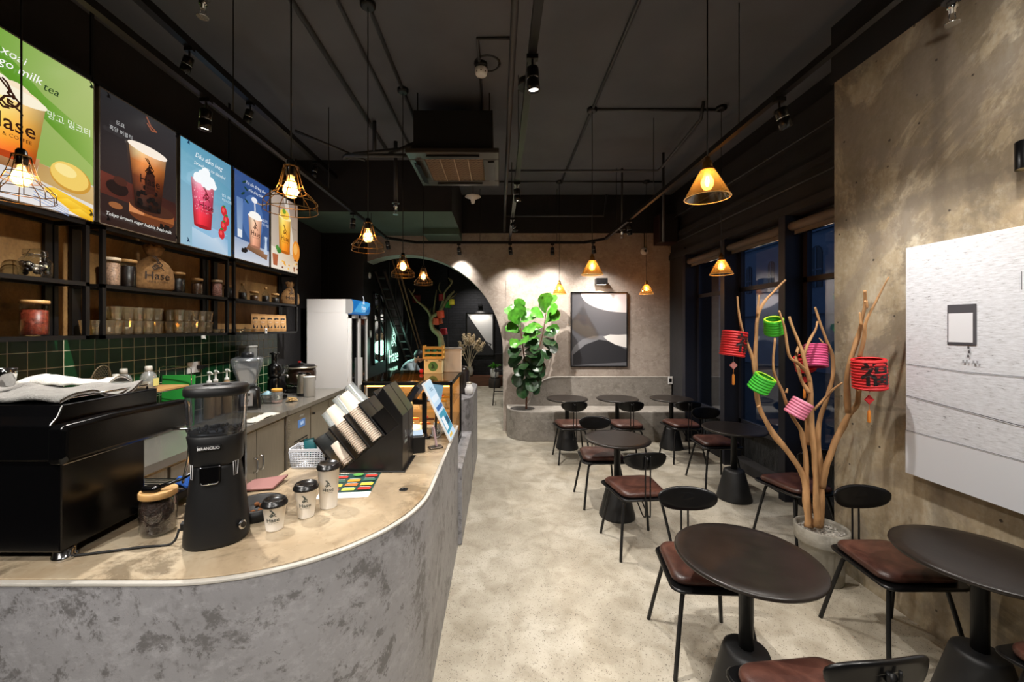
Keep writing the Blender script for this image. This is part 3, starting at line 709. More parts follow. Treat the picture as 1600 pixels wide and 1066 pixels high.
MB().cyl((0,0,.09), (0,0,CEIL-dt.location.z), .02).build('drop_stem', BLK, dt)
pipe('antenna_stem', 'thin stem holding the white ceiling antenna', [[P(739,304,4.95), P(739,304,4.95)+Vector((0,0,.35))]], .006)
tag(MB().lathe([(.0,-.08), (.02,-.07), (.03,-.02), (.10,.01), (.09,.02), (.0,.02)], P(739,309,4.95), WHITE, 20, cap0=False, cap1=False).build('ceiling_antenna', None), 'small white funnel-shaped antenna below the air conditioner', 'antenna')
ac = thing('ceiling_air_conditioner', 'cassette air conditioner with a beige grille hanging from the black ceiling', 'air conditioner', (-.42,3.96,3.25))
MB().box((-.36,-.34,.05), (.36,.36,.42)).build('housing', mat('ac_housing', (10,10,10), .7), ac)
ACM = mat('ac_panel', (58,52,46), .35, .2); GR = mat('ac_grille', (164,140,118), .5)
m = MB(); o = .42; i_ = .27
for a, b, c, d in ((-o, o, -o, -i_), (-o, o, i_, o), (-o, -i_, -i_, i_), (i_, o, -i_, i_)): m.box((a, c, .0), (b, d, .045))
m.build('panel', ACM, ac, bevel=.01)
m = MB(); m.box((-i_,-i_,.02), (i_,i_,.04), mat('ac_filter', (66,52,44), .8))
for k in range(23): y = -i_+.012+k*.0235; m.tube([(-i_+.0+j*.0235, y+(.005 if j % 2 else -.005), .008) for j in range(24)], .003, GR, 4)
for x in (-.13, 0, .13): m.box((x-.004,-i_,.000), (x+.004,i_,.012), GR)
m.build('intake_grille', None, ac)
for (x, y, rz) in ((-.345,0,pi/2), (.345,0,pi/2), (0,-.345,0), (0,.345,0)):
    l = MB().box((-.24,-.028,-.004), (.24,.028,.004)).build('louvre', mat('louvre_dark', (24,24,24), .3), ac)
    l.location = (x*1.0, y, -.012 if x >= 0 else -.03); l.rotation_euler = (radians(20 if x < 0 else 0), 0, rz)
for x, y in ((-.33,-.3), (.33,-.3), (-.33,.33), (.33,.33)): MB().cyl((x,y,.4), (x,y,.6), .006).build('hanger', BLK, ac)
sp = thing('wall_speaker', 'dark red-black speaker box at the top right corner of the arch wall', 'speaker', P(1040,360,6.2))
MB().rbox((-.15,-.12,-.22), (.15,.12,.22), .02).build('cabinet', mat('speaker_wood', (40,18,16), .5), sp); MB().rbox((-.13,-.128,-.20), (.13,-.119,.20), .005).build('grille_cloth', mat('grille_cloth', (20,14,14), .9), sp)
MB().box((.1,-.03,-.05), (.75,.03,.05)).build('bracket', BLK, sp)
wc = thing('wall_sensor', 'small white round sensor on the arch wall below the speaker', 'sensor', (2.36,6.488,2.93))
MB().lathe([(.06,0), (.06,.02), (.045,.05), (.02,.06)], mtx=Matrix.Rotation(pi/2,3,'X')).build('housing', WHITE, wc); MB().tube([(0,-.01,.05), (0,-.01,.3)], .006).build('cable', BLK, wc); MB().sphere((0,-.058,0), .02).build('dark_dome', BLK, wc)
# ------------------------------------------------------------------ pendant lamps
FIL = mat('filament', (255,200,110), .5, emit=(255,206,130), es=70)
BULBG = glass('bulb_glass', (255,220,160), .05, .02, 1.0, .22, True)
def cord(t, z0, x=0, y=0):
    MB().tube([(x,y,z0), (x,y,CEIL-t.location.z)], .0035, None, 6).build('cord', BLK, t)
    MB().lathe([(.05,0), (.05,-.025), (.035,-.035)], (x,y,CEIL-t.location.z), None, 20).build('ceiling_rose', BLK, t)
def bulb(t, z, r=.028, pw=4):
    b = MB().lathe([(.011, z), (.014, z-.02), (r, z-.055), (r*.98, z-.07), (r*.6, z-.092), (0, z-.098)], n=16, cap0=False, cap1=False).build('bulb', BULBG, t)
    m = MB()
    for k in range(4): a = k*pi/2; m.tube([(.005*cos(a),.005*sin(a),z-.03), (.011*cos(a+.5),.011*sin(a+.5),z-.055), (.004*cos(a),.004*sin(a),z-.078)], .0016, None, 5)
    m.build('filament', FIL, b); light('lamp', 'POINT', (0,0,z-.055), pw, WARM, t, .012)
def make_cage():
    t = thing('caged_pendant_lamp', 'x', 'pendant lamp', (0,0,0), 0, 'wire cage pendant lamps above the counter')
    cord(t, .02)
    MB().lathe([(.012,.03), (.018,.02), (.020,-.035), (.016,-.04)], n=16).build('socket', BLKS, t)
    pr = [(.028,.0), (.034,-.03), (.046,-.075), (.058,-.105), (.086,-.130), (.102,-.150), (.104,-.185)]
    m = MB()
    for r, z in (pr[0], pr[2], pr[3], pr[5], pr[6]): m.tube([(r*cos(a*2*pi/24), r*sin(a*2*pi/24), z) for a in range(25)], .0018, None, 5)
    m.lathe([(.0,.003), (.03,.002), (.03,-.004)], n=16)
    for k in range(10): a = k*2*pi/10; m.tube([(r*cos(a), r*sin(a), z) for r, z in pr], .0018, None, 5)
    m.build('wire_cage', mat('cage_wire', (120,94,56), .35, .7), t); bulb(t, -.035, .032); return t
cage = make_cage()
CG = [((-2.04,1.70,2.43), 'wire cage pendant lamp in front of the mango drink menu board'), ((-.87,1.665,2.37), 'nearest wire cage pendant lamp of the row over the counter'),
      ((-.87,2.64,2.39), 'wire cage pendant lamp second from the near end of the row over the counter'), ((-.87,3.60,2.34), 'wire cage pendant lamp third in the row, in front of the arch'), ((-.87,4.57,2.37), 'smallest and farthest wire cage pendant lamp, in front of the arch')]
for i, (l, lab) in enumerate(CG):
    if i == 0: cage.location = l; cage['label'] = lab
    else: c = dup(cage, l, None, lab)
# cords were made for z=0: fit them to each lamp's height
bpy.context.view_layer.update()
def make_amber():
    t = thing('glass_pendant_lamp', 'x', 'pendant lamp', (0,0,0), 0, 'amber glass cone pendant lamps')
    cord(t, .02)
    MB().lathe([(.006,.05), (.012,.045), (.013,.03), (.022,.026), (.024,.0), (.022,-.006), (.030,-.008), (.032,-.02)], n=20).build('brass_socket', BRASS, t)
    MB().lathe([(.030,-.012), (.036,-.022), (.104,-.150), (.106,-.156)], n=40, cap0=False, cap1=False).build('glass_shade', AMBER, t)
    MB().tube([(.1055*cos(a*2*pi/40), .1055*sin(a*2*pi/40), -.156) for a in range(41)], .002, None, 6).build('shade_rim', mat('amber_rim', (240,190,120), .2, emit=(255,190,110), es=.25), t)
    bulb(t, -.02, .030, 5); return t
amb = make_amber()
AM = [((1.04,1.99,2.50), 'large amber glass cone pendant lamp nearest the viewer on the right'), ((.915,3.92,2.37), 'amber glass pendant lamp above the aisle, its cone over the framed picture'), ((2.17,3.89,2.37), 'amber glass pendant lamp in front of the windows'),
      ((2.17,5.87,2.34), 'small far amber glass pendant lamp right of the framed picture'), ((.887,5.87,2.34), 'small far amber glass pendant lamp left of the framed picture')]
for i, (l, lab) in enumerate(AM):
    if i == 0: amb.location = l; amb['label'] = lab
    else: dup(amb, l, None, lab)
# every cord gets its own length up to the ceiling
for r in [o for o in bpy.data.objects if o.name.split('.')[0] in ('caged_pendant_lamp', 'glass_pendant_lamp')]:
    for c in kids(r):
        if c.name.startswith('cord') or c.name.startswith('ceiling_rose'):
            me = c.data.copy(); c.data = me; dz = -r.location.z
            for v in me.vertices:
                if v.co.z > 1: v.co.z += dz
# picture spot over the framed picture
ps = thing('picture_light', 'black box spotlight on the wall over the framed picture', 'wall lamp', (1.64,6.47,2.43))
MB().rbox((-.09,-.13,-.05), (.09,-.0,.05), .006).build('housing', BLK, ps); light('lamp', 'SPOT', (0,-.10,-.07), 18, (1,.9,.76), ps, .02, 120, .4)
MB().rbox((-.07,-.11,-.052), (.07,-.03,-.0495), .004).build('lens', mat('soft_lens', (255,240,220), .4, emit=(255,236,205), es=5), ps)
# ------------------------------------------------------------------ black steel wall shelving and menu boards
SX, SB = -2.57, -2.79          # front and back plane of the shelving
def shelf_unit(lab, y0, y1, y2=None):
    t = thing('wall_shelf', lab, 'shelf', (0,0,0)); b = .024
    m = MB()
    for y in (y0, y1-b):
        m.box((SX-b, y, 1.62), (SX, y+b, 2.36)); m.box((SB, y, 1.62), (SB+b, y+b, 2.36))
        for z in (1.622, 1.955, 2.335): m.box((SB, y, z), (SX, y+b, z+b))
    for z in (1.622, 1.955, 2.335): m.box((SX-b, y0, z), (SX, y1, z+b)); m.box((SB, y0, z), (SB+b, y1, z+b))
    m.box((SB, y0-.3 if 0 else y0+.02, 1.62), (SB+.02, y0+.06, 2.36)); m.box((SB, y1-.07, 1.62), (SB+.02, y1-.03, 2.36))
    m.build('steel_frame', BLK, t)
    for z in (1.638, 1.972): MB().box((SB+.01, y0+.01, z), (SX-.006, y1-.01, z+.008)).build('shelf_board', BLK, t)
    return t
shelf_unit('left unit of the black steel wall shelving under the green mango board', 1.29, 2.50)
shelf_unit('middle unit of the black steel wall shelving under the dark and light blue boards', 2.58, 3.79)
shelf_unit('right unit of the black steel wall shelving beside the fridge wall', 3.86, 5.08)
gf = thing('board_frame', 'black steel grid on the dark wall that carries the menu boards', 'frame', (0,0,0)); m = MB()
for y in (2.538, 3.83, 5.09): m.box((SX-.03, y-.010, 2.36), (SX-.021, y+.010, CEIL))
m.box((SX-.03, .9, 3.255), (SX-.004, 5.1, 3.285))
for y in (2.53, 3.83, 5.09): m.box((-2.80, y-.012, 3.255), (SX, y+.012, 3.28))
m.build('steel_grid', BLK, gf)
BZ0, BZ1 = 2.365, 3.248
def board(lab, y0, y1):
    t = thing('menu_board', lab, 'menu board', (SX, (y0+y1)/2, (BZ0+BZ1)/2), 0, 'backlit drink menu boards')
    w, h = (y1-y0)/2, (BZ1-BZ0)/2; m = MB()
    m.box((-.02,-w,-h), (.006,-w+.008,h)); m.box((-.02,w-.008,-h), (.006,w,h)); m.box((-.02,-w,-h), (.006,w,-h+.008)); m.box((-.02,-w,h-.008), (.006,w,h)); m.build('frame', STEEL, t)
    w -= .008; h -= .008
    A = Art(plane_map((.004,0,0), (0,1,0), (0,0,1)))
    MB().box((-.02,-w,-h), (.003,w,h)).build('backing', WHITE, t)
    return t, A, w, h
def corners(A, w, h, col):
    for sx in (-1, 1):
        for sy in (-1, 1): A.hare(sx*(w-.03), sy*(h-.035), .035, col, .005)
def cupshape(A, cx, z0, z1, wb, wt, cols, rim=None):
    n = len(cols)-1
    for k in range(n):
        a, b = k/n, (k+1)/n; xa, xb = wb+(wt-wb)*a, wb+(wt-wb)*b; za, zb = z0+(z1-z0)*a, z0+(z1-z0)*b
        c0, c1 = cols[k], cols[k+1]; d = lambda c: tuple(int(x*.72) for x in c); li = lambda c: tuple(min(255, int(x*1.12+14)) for x in c)
        A.poly([(cx-xa,za), (cx-xa*.35,za), (cx-xb*.35,zb), (cx-xb,zb)], [d(c0), li(c0), li(c1), d(c1)])
        A.poly([(cx-xa*.35,za), (cx+xa*.4,za), (cx+xb*.4,zb), (cx-xb*.35,zb)], [li(c0), c0, c1, li(c1)], A.l)
        A.poly([(cx+xa*.4,za), (cx+xa,za), (cx+xb,zb), (cx+xb*.4,zb)], [c0, d(c0), d(c1), c1], A.l)
    A.ell(cx, z0, wb, wb*.16, tuple(int(x*.8) for x in cols[0]), 16)
    if rim: A.ell(cx, z1, wt*1.06, wt*.22, rim, 20)
# 1 mango milk tea
t, A, w, h = board('green menu board with a mango milk tea and a yellow mango', 1.91, 2.525)
A.poly([(-w,-h), (w,-h), (w,h), (-w,h)], [(120,160,60), (150,178,84), (176,192,120), (104,160,44)])
A.poly([(-w,h*.7), (w*.2,h*.1), (w,-.1), (w,.08), (w*.1,h*.45), (-w,h)], [(86,142,34), (98,150,44), (140,172,80), (150,180,90), (110,160,56), (90,150,38)])
A.poly([(-w,-h), (w,-h), (w,-h*.50), (-w,-h*.38)], [(226,224,228), (238,232,226), (214,206,190), (206,204,206)])
A.poly([(-w,-h*.64), (-w*.05,-h*.60), (w*.02,-h*.40), (-w,-h*.36)], [(140,92,52), (156,106,66), (196,148,104), (170,120,74)])
A.poly([(-w*.05,-h*.66), (w,-h*.78), (w,-h*.52), (w*.0,-h*.44)], [(196,158,96), (206,172,112), (214,184,128), (188,150,92)])
A.ell(w*.56, -h*.50, .115, .085, (204,150,56), 28, rot=-.1); A.ell(w*.54, -h*.48, .106, .077, (240,204,104), 28, rot=-.1); A.ell(w*.46, -h*.42, .06, .035, (250,228,150), 20, rot=-.1)
for k in range(3): A.poly([(w*.08+.06*k,-h*.74-.045*k), (w*.25+.07*k,-h*.70-.04*k), (w*.98,-h*.84-.03*k), (w*.98,-h*.93-.02*k), (w*.3+.06*k,-h*.86-.03*k)], [(250,200,40), (255,214,70), (246,190,30), (222,160,16), (240,180,20)])
for k in range(4): A.stroke([(-w*.1, -h*.78-.02*k), (w*.5, -h*.96-.01*k)], .004, (150,170,210))
A.ell(-w*.5, h*.30, .165, .05, (250,226,190), 24); A.ell(-w*.62, h*.34, .07, .05, (252,240,220), 16); A.ell(-w*.34, h*.36, .06, .035, (248,228,196), 16)
cupshape(A, -w*.46, -h*.48, h*.28, .115, .165, [(226,84,30), (240,140,40), (246,176,70), (244,196,110), (250,214,150)], (250,240,214))
A.brand(-w*.46, -h*.10, .115, (54,28,18))
A.text('a xoài', -w*.50, h*.74, .066, (250,250,244), shear=.3); A.text('ango milk', -w*.42, h*.60, .066, (250,250,244), shear=.3); A.text('tea', w*.16, h*.56, .066, (20,50,24), shear=.3)
A.text('망고 밀크티', w*.50, h*.22, .050, (240,246,226)); corners(A, w, h, (20,30,14)); A.build('print', LIT, t)
# 2 brown sugar bubble milk
t, A, w, h = board('dark menu board with a brown sugar bubble milk on a copper stand', 2.551, 3.168)
A.poly([(-w,-h), (w,-h), (w,h), (-w,h)], [(44,24,20), (40,26,22), (52,50,52), (40,40,42)]); A.poly([(-w,-h*.55), (w,-h*.62), (w,-h*.30), (-w,-h*.22)], [(84,38,28), (70,30,24), (50,26,22), (104,46,34)])
A.ell(w*.30, -h*.70, .19, .055, (104,54,28), 24); A.rect(w*.30-.19, -h*.70, w*.30+.19, -h*.55, (150,86,44)); A.rect(w*.30-.19, -h*.70, w*.05, -h*.55, (206,134,84)); A.ell(w*.30, -h*.55, .19, .05, (70,38,26), 24)
A.ell(-w*.62, -h*.40, .08, .05, (30,14,12), 14); A.ell(-w*.55, -h*.28, .05, .03, (70,34,24), 14); A.ell(-w*.66, -h*.68, .05, .022, (150,92,52), 12)
for k in range(9): A.ell(w*.52+.02*(k%4), -h*.86+.018*(k//3), .016, .014, (18,14,12), 8)
A.stroke([(w*.10,h*.96), (w*.22,h*.84), (w*.38,h*.80), (w*.24,h*.78), (w*.12,h*.86)], .010, (150,86,60))
cupshape(A, w*.14, -h*.58, h*.40, .105, .155, [(30,16,12), (60,30,20), (120,56,26), (204,120,58), (240,192,140)], (250,236,220))
for k in range(22): A.ell(w*.14+random.uniform(-.09,.09), -h*.56+random.uniform(0,.17), .017, .017, (16,10,10), 8)
A.poly([(w*.0,-h*.1), (w*.12,h*.16), (w*.28,-h*.02), (w*.3,-h*.3), (w*.02,-h*.34)], (56,24,16)); A.brand(w*.14, -h*.12, .085, (24,12,8))
A.text('도쿄', -w*.62, h*.58, .034, (196,196,196)); A.text('흑당 버블티', -w*.60, h*.46, .034, (196,196,196)); A.text('Tokyo brown sugar bubble fresh milk', -w*.10, -h*.86, .034, (246,244,238), shear=.25, rot=-.02); corners(A, w, h, (10,8,8)); A.build('print', LIT, t)
# 3 strawberry blended
t, A, w, h = board('light blue menu board with a red strawberry blended drink', 3.196, 3.815)
A.poly([(-w,-h), (w,-h), (w,h), (-w,h)], [(150,186,204), (120,168,200), (92,148,176), (96,160,186)]); A.poly([(-w,h*.2), (w,-h*.05), (w,h*.45), (-w,h*.78)], [(132,182,204), (104,160,188), (96,152,178), (112,168,190)])
A.poly([(-w*.6,-h*.62), (w*.1,-h*.60), (w*.85,-h*.66), (w*.85,-h), (-w*.6,-h)], [(176,204,224), (196,214,230), (130,176,212), (180,200,218), (150,186,212)]); A.poly([(-w*.6,-h*.62), (0,-h*.50), (w*.85,-h*.56), (w*.2,-h*.72)], (142,186,216))
cupshape(A, -w*.20, -h*.56, h*.34, .10, .135, [(206,30,44), (226,44,60), (206,60,92), (226,92,120), (244,150,166)])
for k in range(60): A.ell(-w*.20+random.uniform(-.11,.11), random.uniform(-h*.3, h*.3), .005, .005, (250,170,184), 6)
for (x, y, r) in ((-.08,.35,.06), (.05,.37,.065), (-.02,.42,.07), (.0,.50,.05), (.09,.32,.04), (-.11,.31,.035), (0,.31,.07)): A.ell(-w*.20+x, h*y*1.15-.02, r, r*.75, (246,250,252), 16)
A.brand(-w*.20, -h*.16, .085, (110,10,26))
for (x, y) in ((.52,-.10), (.62,-.28), (.50,-.42), (.40,-.60)): A.ell(w*x, h*y, .040, .048, (206,40,50), 16, rot=.3); A.ell(w*x-.008, h*y+.008, .018, .02, (236,84,84), 10); A.ell(w*x, h*y+.045, .022, .010, (70,120,50), 8)
A.text('Dâu dầm long', -w*.12, h*.76, .056, (244,250,252), shear=.3); A.text('Strawberry ice blended', -w*.08, h*.60, .040, (244,250,252), shear=.3)
A.text('딸기 크림', w*.60, h*.22, .030, (226,240,246)); A.text('파르스크림', w*.62, h*.13, .028, (226,240,246)); corners(A, w, h, (16,40,70)); A.build('print', LIT, t)
# 4 blue board
t, A, w, h = board('deep blue menu board with a milk tea being poured', 3.850, 4.445)
A.poly([(-w,-h), (w,-h), (w,h), (-w,h)], [(60,92,140), (66,92,134), (44,74,134), (52,80,134)]); A.ell(w*.0, h*.05, .18, .24, (74,108,164), 24)
A.poly([(-w,-h), (w,-h), (w,-h*.62), (-w,-h*.52)], [(200,206,216), (206,208,214), (170,178,196), (150,166,194)]); A.poly([(-w*.4,-h*.72), (w*.85,-h*.86), (w*.9,-h*.70), (-w*.2,-h*.56)], [(110,76,56), (130,92,66), (160,116,84), (140,104,80)])
A.poly([(-w*.86,-h*.50), (-w*.60,-h*.50), (-w*.56,h*.40), (-w*.90,h*.40)], [(150,172,200), (130,156,190), (96,126,176), (104,134,180)]); A.rect(-w*.84,-h*.50,-w*.62,-h*.32,(226,230,236))
cupshape(A, w*.12, -h*.62, h*.10, .085, .115, [(206,140,110), (226,164,132), (240,190,160)], (250,246,240)); A.ell(w*.12, h*.14, .10, .04, (250,246,240), 16)
A.stroke([(w*.08,h*.52), (w*.10,h*.3), (w*.10,h*.15)], .016, (246,244,244)); A.stroke([(w*.1,h*.46), (w*.5,h*.48), (w*.98,h*.60)], .012, (166,140,116)); A.ell(w*.06, h*.50, .05, .03, (236,236,240), 14)
A.brand(w*.12, -h*.30, .075, (50,26,22)); A.poly([(w*.62,-h*.72), (w*.84,-h*.72), (w*.80,-h*.40), (w*.84,-h*.28), (w*.66,-h*.28), (w*.70,-h*.40)], (190,206,226))
for k in range(7): A.ell(-w*.62+.02*(k%4), -h*.80+.014*(k//3), .020, .016, (30,26,26), 8)
for (x, y, r) in ((-.55,.80,.5), (-.45,.66,-.4), (-.62,.52,.6), (-.42,.38,-.5)): A.ell(w*x, h*y, .035, .012, (30,60,50), 10, rot=r)
A.text('Trà sữa đường đen', w*.10, h*.82, .042, (236,242,250), shear=.3); A.text('trân châu tươi', w*.10, h*.68, .042, (236,242,250), shear=.3); A.text('밀크티', w*.66, h*.10, .036, (214,224,240)); A.text('크림 버블', w*.66, h*.0, .034, (214,224,240)); A.build('print', LIT, t)
# 5 orange fruit tea
t, A, w, h = board('beige menu board with a tall orange fruit tea, last of the row', 4.470, 5.075)
A.poly([(-w,-h), (w,-h), (w,h), (-w,h)], [(206,190,170), (196,176,150), (140,118,104), (176,160,148)]); A.poly([(-w*.1,h), (w*.2,h), (w*.8,-h*.5), (w*.4,-h*.5)], [(206,196,186), (206,196,186), (222,206,184), (222,206,184)])
A.poly([(-w,-h), (w,-h), (w,-h*.55), (-w,-h*.42)], [(236,226,210), (226,206,180), (206,176,140), (226,214,196)])
A.ell(w*.86, -h*.36, .09, .13, (226,140,50), 20); A.ell(w*.80, -h*.30, .05, .07, (240,176,90), 16)
cupshape(A, -w*.05, -h*.50, h*.46, .115, .135, [(232,120,20), (244,150,36), (250,180,60), (252,206,110)], (252,230,160)); A.ell(-w*.05, h*.55, .10, .06, (244,206,80), 14); A.ell(-w*.1, h*.62, .04, .03, (110,150,50), 10)
A.brand(-w*.05, -h*.12, .085, (90,44,14)); A.poly([(-w*.9,-h*.92), (-w*.62,-h*.92), (-w*.56,-h*.62), (-w*.96,-h*.62)], (176,96,60)); A.ell(-w*.5, -h*.50, .05, .035, (60,120,50), 12); A.ell(-w*.62, -h*.44, .035, .03, (80,140,60), 12)
for k in range(14): A.ell(random.uniform(-w*.4, w*.9), -h*random.uniform(.6,.95), .020, .012, random.choice(((232,160,50), (150,90,50), (240,190,90), (120,60,40))), 8)
A.text('Trà cam', w*.62, h*.25, .032, (120,96,80)); A.build('print', LIT, t)
# ------------------------------------------------------------------ things on the wall shelves
Z1, Z2 = 1.647, 1.981
def fill_lumps(m, r, z0, z1, mt, n, s, sd=1):
    rnd = random.Random(sd)
    for k in range(n):
        a = rnd.uniform(0, 2*pi); rr = r*sqrt(rnd.uniform(.25, 1)); m.sphere((rr*cos(a), rr*sin(a), rnd.uniform(z0+s, z1)), s, mt, 6, 4, (1,.8,.7), Quaternion((rnd.random(),rnd.random(),rnd.random(),rnd.random())).normalized())
def jar(lab, y, z, r, h, fillm, fill=.75, lid=WOODL, x=-2.67, lumps=0, ls=.008, name='storage_jar', lidh=.018, group=None):
    t = thing(name, lab, 'jar', (x, y, z), 0, group)
    MB().lathe([(r*.9,.002), (r,.010), (r,h*.93), (r*.93,h)], n=24, cap0=True, cap1=False).build('glass_body', CLEAR, t)
    m = MB().lathe([(r*.88,.006), (r*.93,.014), (r*.93,h*fill), (r*.5,h*fill+.004), (0,h*fill+.005)], n=20, cap1=False)
    if lumps: fill_lumps(m, r*.76, .004, h*fill, None, lumps, ls, int(y*100))
    m.build('contents', fillm, t)
    if lid: MB().lathe([(r*.98,h), (r*1.06,h+.003), (r*1.06,h+lidh), (r*1.0,h+lidh+.003)], n=24).build('lid', lid, t)
    return t
NUTS = mat('mixed_nuts', (176,140,116), .5, 0, .6, 90); RED = mat('red_dried_fruit', (128,52,34), .4, 0, .6, 60); DKC = mat('dark_tea', (26,16,12), .4, 0, .5, 80); PALE = mat('pale_candy', (206,150,140), .5, 0, .5, 100)
ref = lambda px: 2.67*F/(CX-px)
cj = thing('clip_jar', 'clip-top glass jar of dark pods on the left shelf unit, upper board', 'jar', (-2.67, ref(55), Z2))
MB().lathe([(.055,.002), (.068,.015), (.070,.09), (.055,.115), (.045,.125), (.045,.135)], n=24, cap1=False).build('glass_body', CLEAR, cj)
m = MB(); fill_lumps(m, .052, .01, .085, DKC, 26, .018, 5); fill_lumps(m, .05, .03, .085, mat('foil', (190,180,165), .3, .5), 8, .016, 9); m.build('contents', None, cj)
m = MB(); m.lathe([(.048,.136), (.052,.142), (.048,.160), (.02,.163)], n=24); m.build('lid', CLEAR, cj); MB().tube([(.05*cos(a*pi/10), .052*sin(a*pi/10), .132) for a in range(21)], .0022, None, 6).tube([(.055,0,.10), (.062,0,.14), (.03,0,.168), (-.03,0,.168), (-.06,0,.12)], .002, None, 6).build('wire_clip', CHROME, cj)
jar('large jar of red dried fruit on the left unit, lower board', ref(54), Z1, .058, .185, RED, .80, lumps=70, ls=.015)
jar('jar of mottled seeds standing first at the left end of the middle unit', ref(176), Z2, .042, .175, NUTS, .9, lumps=50, ls=.010, lid=mat('pale_lid', (226,206,176), .5))
jar('amber-looking jar of dark tea beside the burlap sack, middle unit', ref(200), Z2, .048, .180, DKC, .85)
jar('jar of dark coffee right of the burlap sack, middle unit', ref(278), Z2, .048, .150, DKC, .78)
jar('short jar with wooden lid in the right half of the middle unit', ref(308), Z2, .042, .125, mat('brown_beans', (96,66,44), .4, 0, .5, 90), .8, lumps=30, ls=.009)
jar('jar of pinkish candy near the right end of the middle unit', ref(339), Z2, .042, .140, PALE, .9, lumps=45, ls=.009, lid=mat('pale_lid', (226,206,176)))
jar('dark low jar at the right end of the middle unit', ref(357), Z2, .040, .11, DKC, .85)
jar('small jar with wooden lid between the two dark bottles', ref(397), Z2, .040, .085, mat('brown_beans', (96,66,44)), .7, lumps=20, ls=.009)
jar('small jar with wooden lid in front of the right burlap sack', ref(430), Z2, .040, .095, DKC, .7)
for px, lab in ((379,'dark glass bottle with cork at the left end of the right unit'), (415,'dark glass bottle with cork in the middle of the right unit')):
    t = thing('syrup_bottle', lab, 'bottle', (-2.67, ref(px), Z2)); MB().lathe([(.036,0), (.040,.01), (.040,.085), (.015,.125), (.014,.15)], n=20, cap1=False).build('glass_body', CLEAR, t)
    MB().lathe([(.034,.004), (.037,.012), (.037,.075), (0,.076)], n=16, cap1=False).build('contents', DKC, t); MB().lathe([(.013,.148), (.015,.172)], n=12).build('cork', WOODL, t)
BURL = mat('burlap', (150,112,68), .9, 0, .3, 40, .6, 300)
def sack(lab, y, z, s=1.0, x=-2.66, rz=0):
    t = thing('burlap_sack', lab, 'sack', (x, y, z), rz)
    rings = []
    for k, (zz, wx, wy) in enumerate(((0,.045,.105), (.02,.062,.125), (.08,.066,.128), (.15,.058,.115), (.20,.042,.085), (.235,.024,.045), (.25,.016,.026), (.275,.03,.05), (.31,.038,.062), (.325,.02,.04))):
        rings.append([Vector((wx*cos(2*pi*i/28)*(1+.06*sin(i*1.7+k)), wy*sin(2*pi*i/28)*(1+(.05+.10*(k > 5))*sin(i*2.9+k*.7)), zz+(.012*sin(i*1.3) if k > 6 else 0)))*s for i in range(28)])
    MB().loft(rings, None).build('cloth_bag', BURL, t)
    MB().tube([(.020*s*cos(a*pi/8), .032*s*sin(a*pi/8), .25*s) for a in range(17)], .005*s, None, 6).build('tie_cord', mat('cord', (120,88,52), .9), t)
    def fn(u, v, l=0):
        yy = u; zz = .115*s+v; return Vector((s*.066*sqrt(max(.02, 1-(yy/(.130*s))**2))+.0045+.0003*l, yy, zz))
    A = Art(fn); A.brand(0, -.015*s, .075*s, (40,26,16)); A.build('print', PRINT, t); return t
sack('burlap sack tied at the neck, printed with the shop name, middle unit', ref(238), Z2, 1.05, rz=-.5)
sack('smaller burlap sack at the right end of the right unit', ref(452), Z2, .88, rz=-.75)
# tumblers
TUMBG = glass('tumbler_glass', (250,240,214), .22, .05, 1.0, .05)
def tumbler():
    t = thing('glass_tumbler', 'x', 'glass', (0,0,0)); m = MB(); rr = []
    for r, z in ((.024,0), (.027,.012), (.030,.05), (.037,.095)): rr.append([Vector((r*(1+(.05 if i % 2 else 0))*cos(2*pi*i/20), r*(1+(.05 if i % 2 else 0))*sin(2*pi*i/20), z)) for i in range(20)])
    m.loft(rr, None, False, True, False); m.loft([[p*.92+Vector((0,0,.008)) for p in r] for r in rr], None, False, True, False); m.build('glass_body', TUMBG, t); return t
tb = tumbler(); first = True
def rows(y0, n, grp, lab, cols=2, step=.078, stack=1):
    global first
    for k in range(n):
        for c in range(cols):
            for s in range(stack):
                loc = (-2.62-c*.082, y0+k*step+(.012 if c else 0), Z1+s*.0965+.001)
                if first: tb.location = loc; tb['label'] = lab; tb['group'] = grp; first = False
                else: dup(tb, loc, k*.4, lab, grp)
rows(ref(152)-.05, 2, 'tumblers at the left post', 'clear faceted tumbler at the left post of the lower board, across the post', 2)
rows(ref(170), 5, 'tumblers in the long row', 'clear faceted tumbler in the long double-stacked row of the middle unit', 2, .082, 2)
rows(ref(270), 5, 'tumblers in the short row', 'clear faceted tumbler in the shorter row right of the long tumbler row', 2, .082, 2)
lo = MB().lathe([(.020,0), (.026,.004), (.030,.03), (.027,.032), (.018,.008)], n=16, cap1=False)
bw = tag(lo.build('glass_bowl', TUMBG), 'small clear glass bowl at the right end of the lower middle board', 'bowl', 'glass bowls on the middle board'); bw.location = (-2.64, ref(335), Z1+.001)
for k in range(9):
    c = bw.copy(); COL.objects.link(c); k4 = k+1
    if k < 4: c.location = (-2.64-.06*(k4 % 2), ref(335)+.04*k4, Z1+.001)
    else: c.location = (-2.63-.06*(k % 2), ref(372)+.05*(k-4), Z1+.001); c['label'] = 'small clear glass bowl left of the kraft pouches'; c['group'] = 'glass bowls beside the pouches'
KR = mat('kraft_paper', (190,146,92), .7, 0, .1, 20)
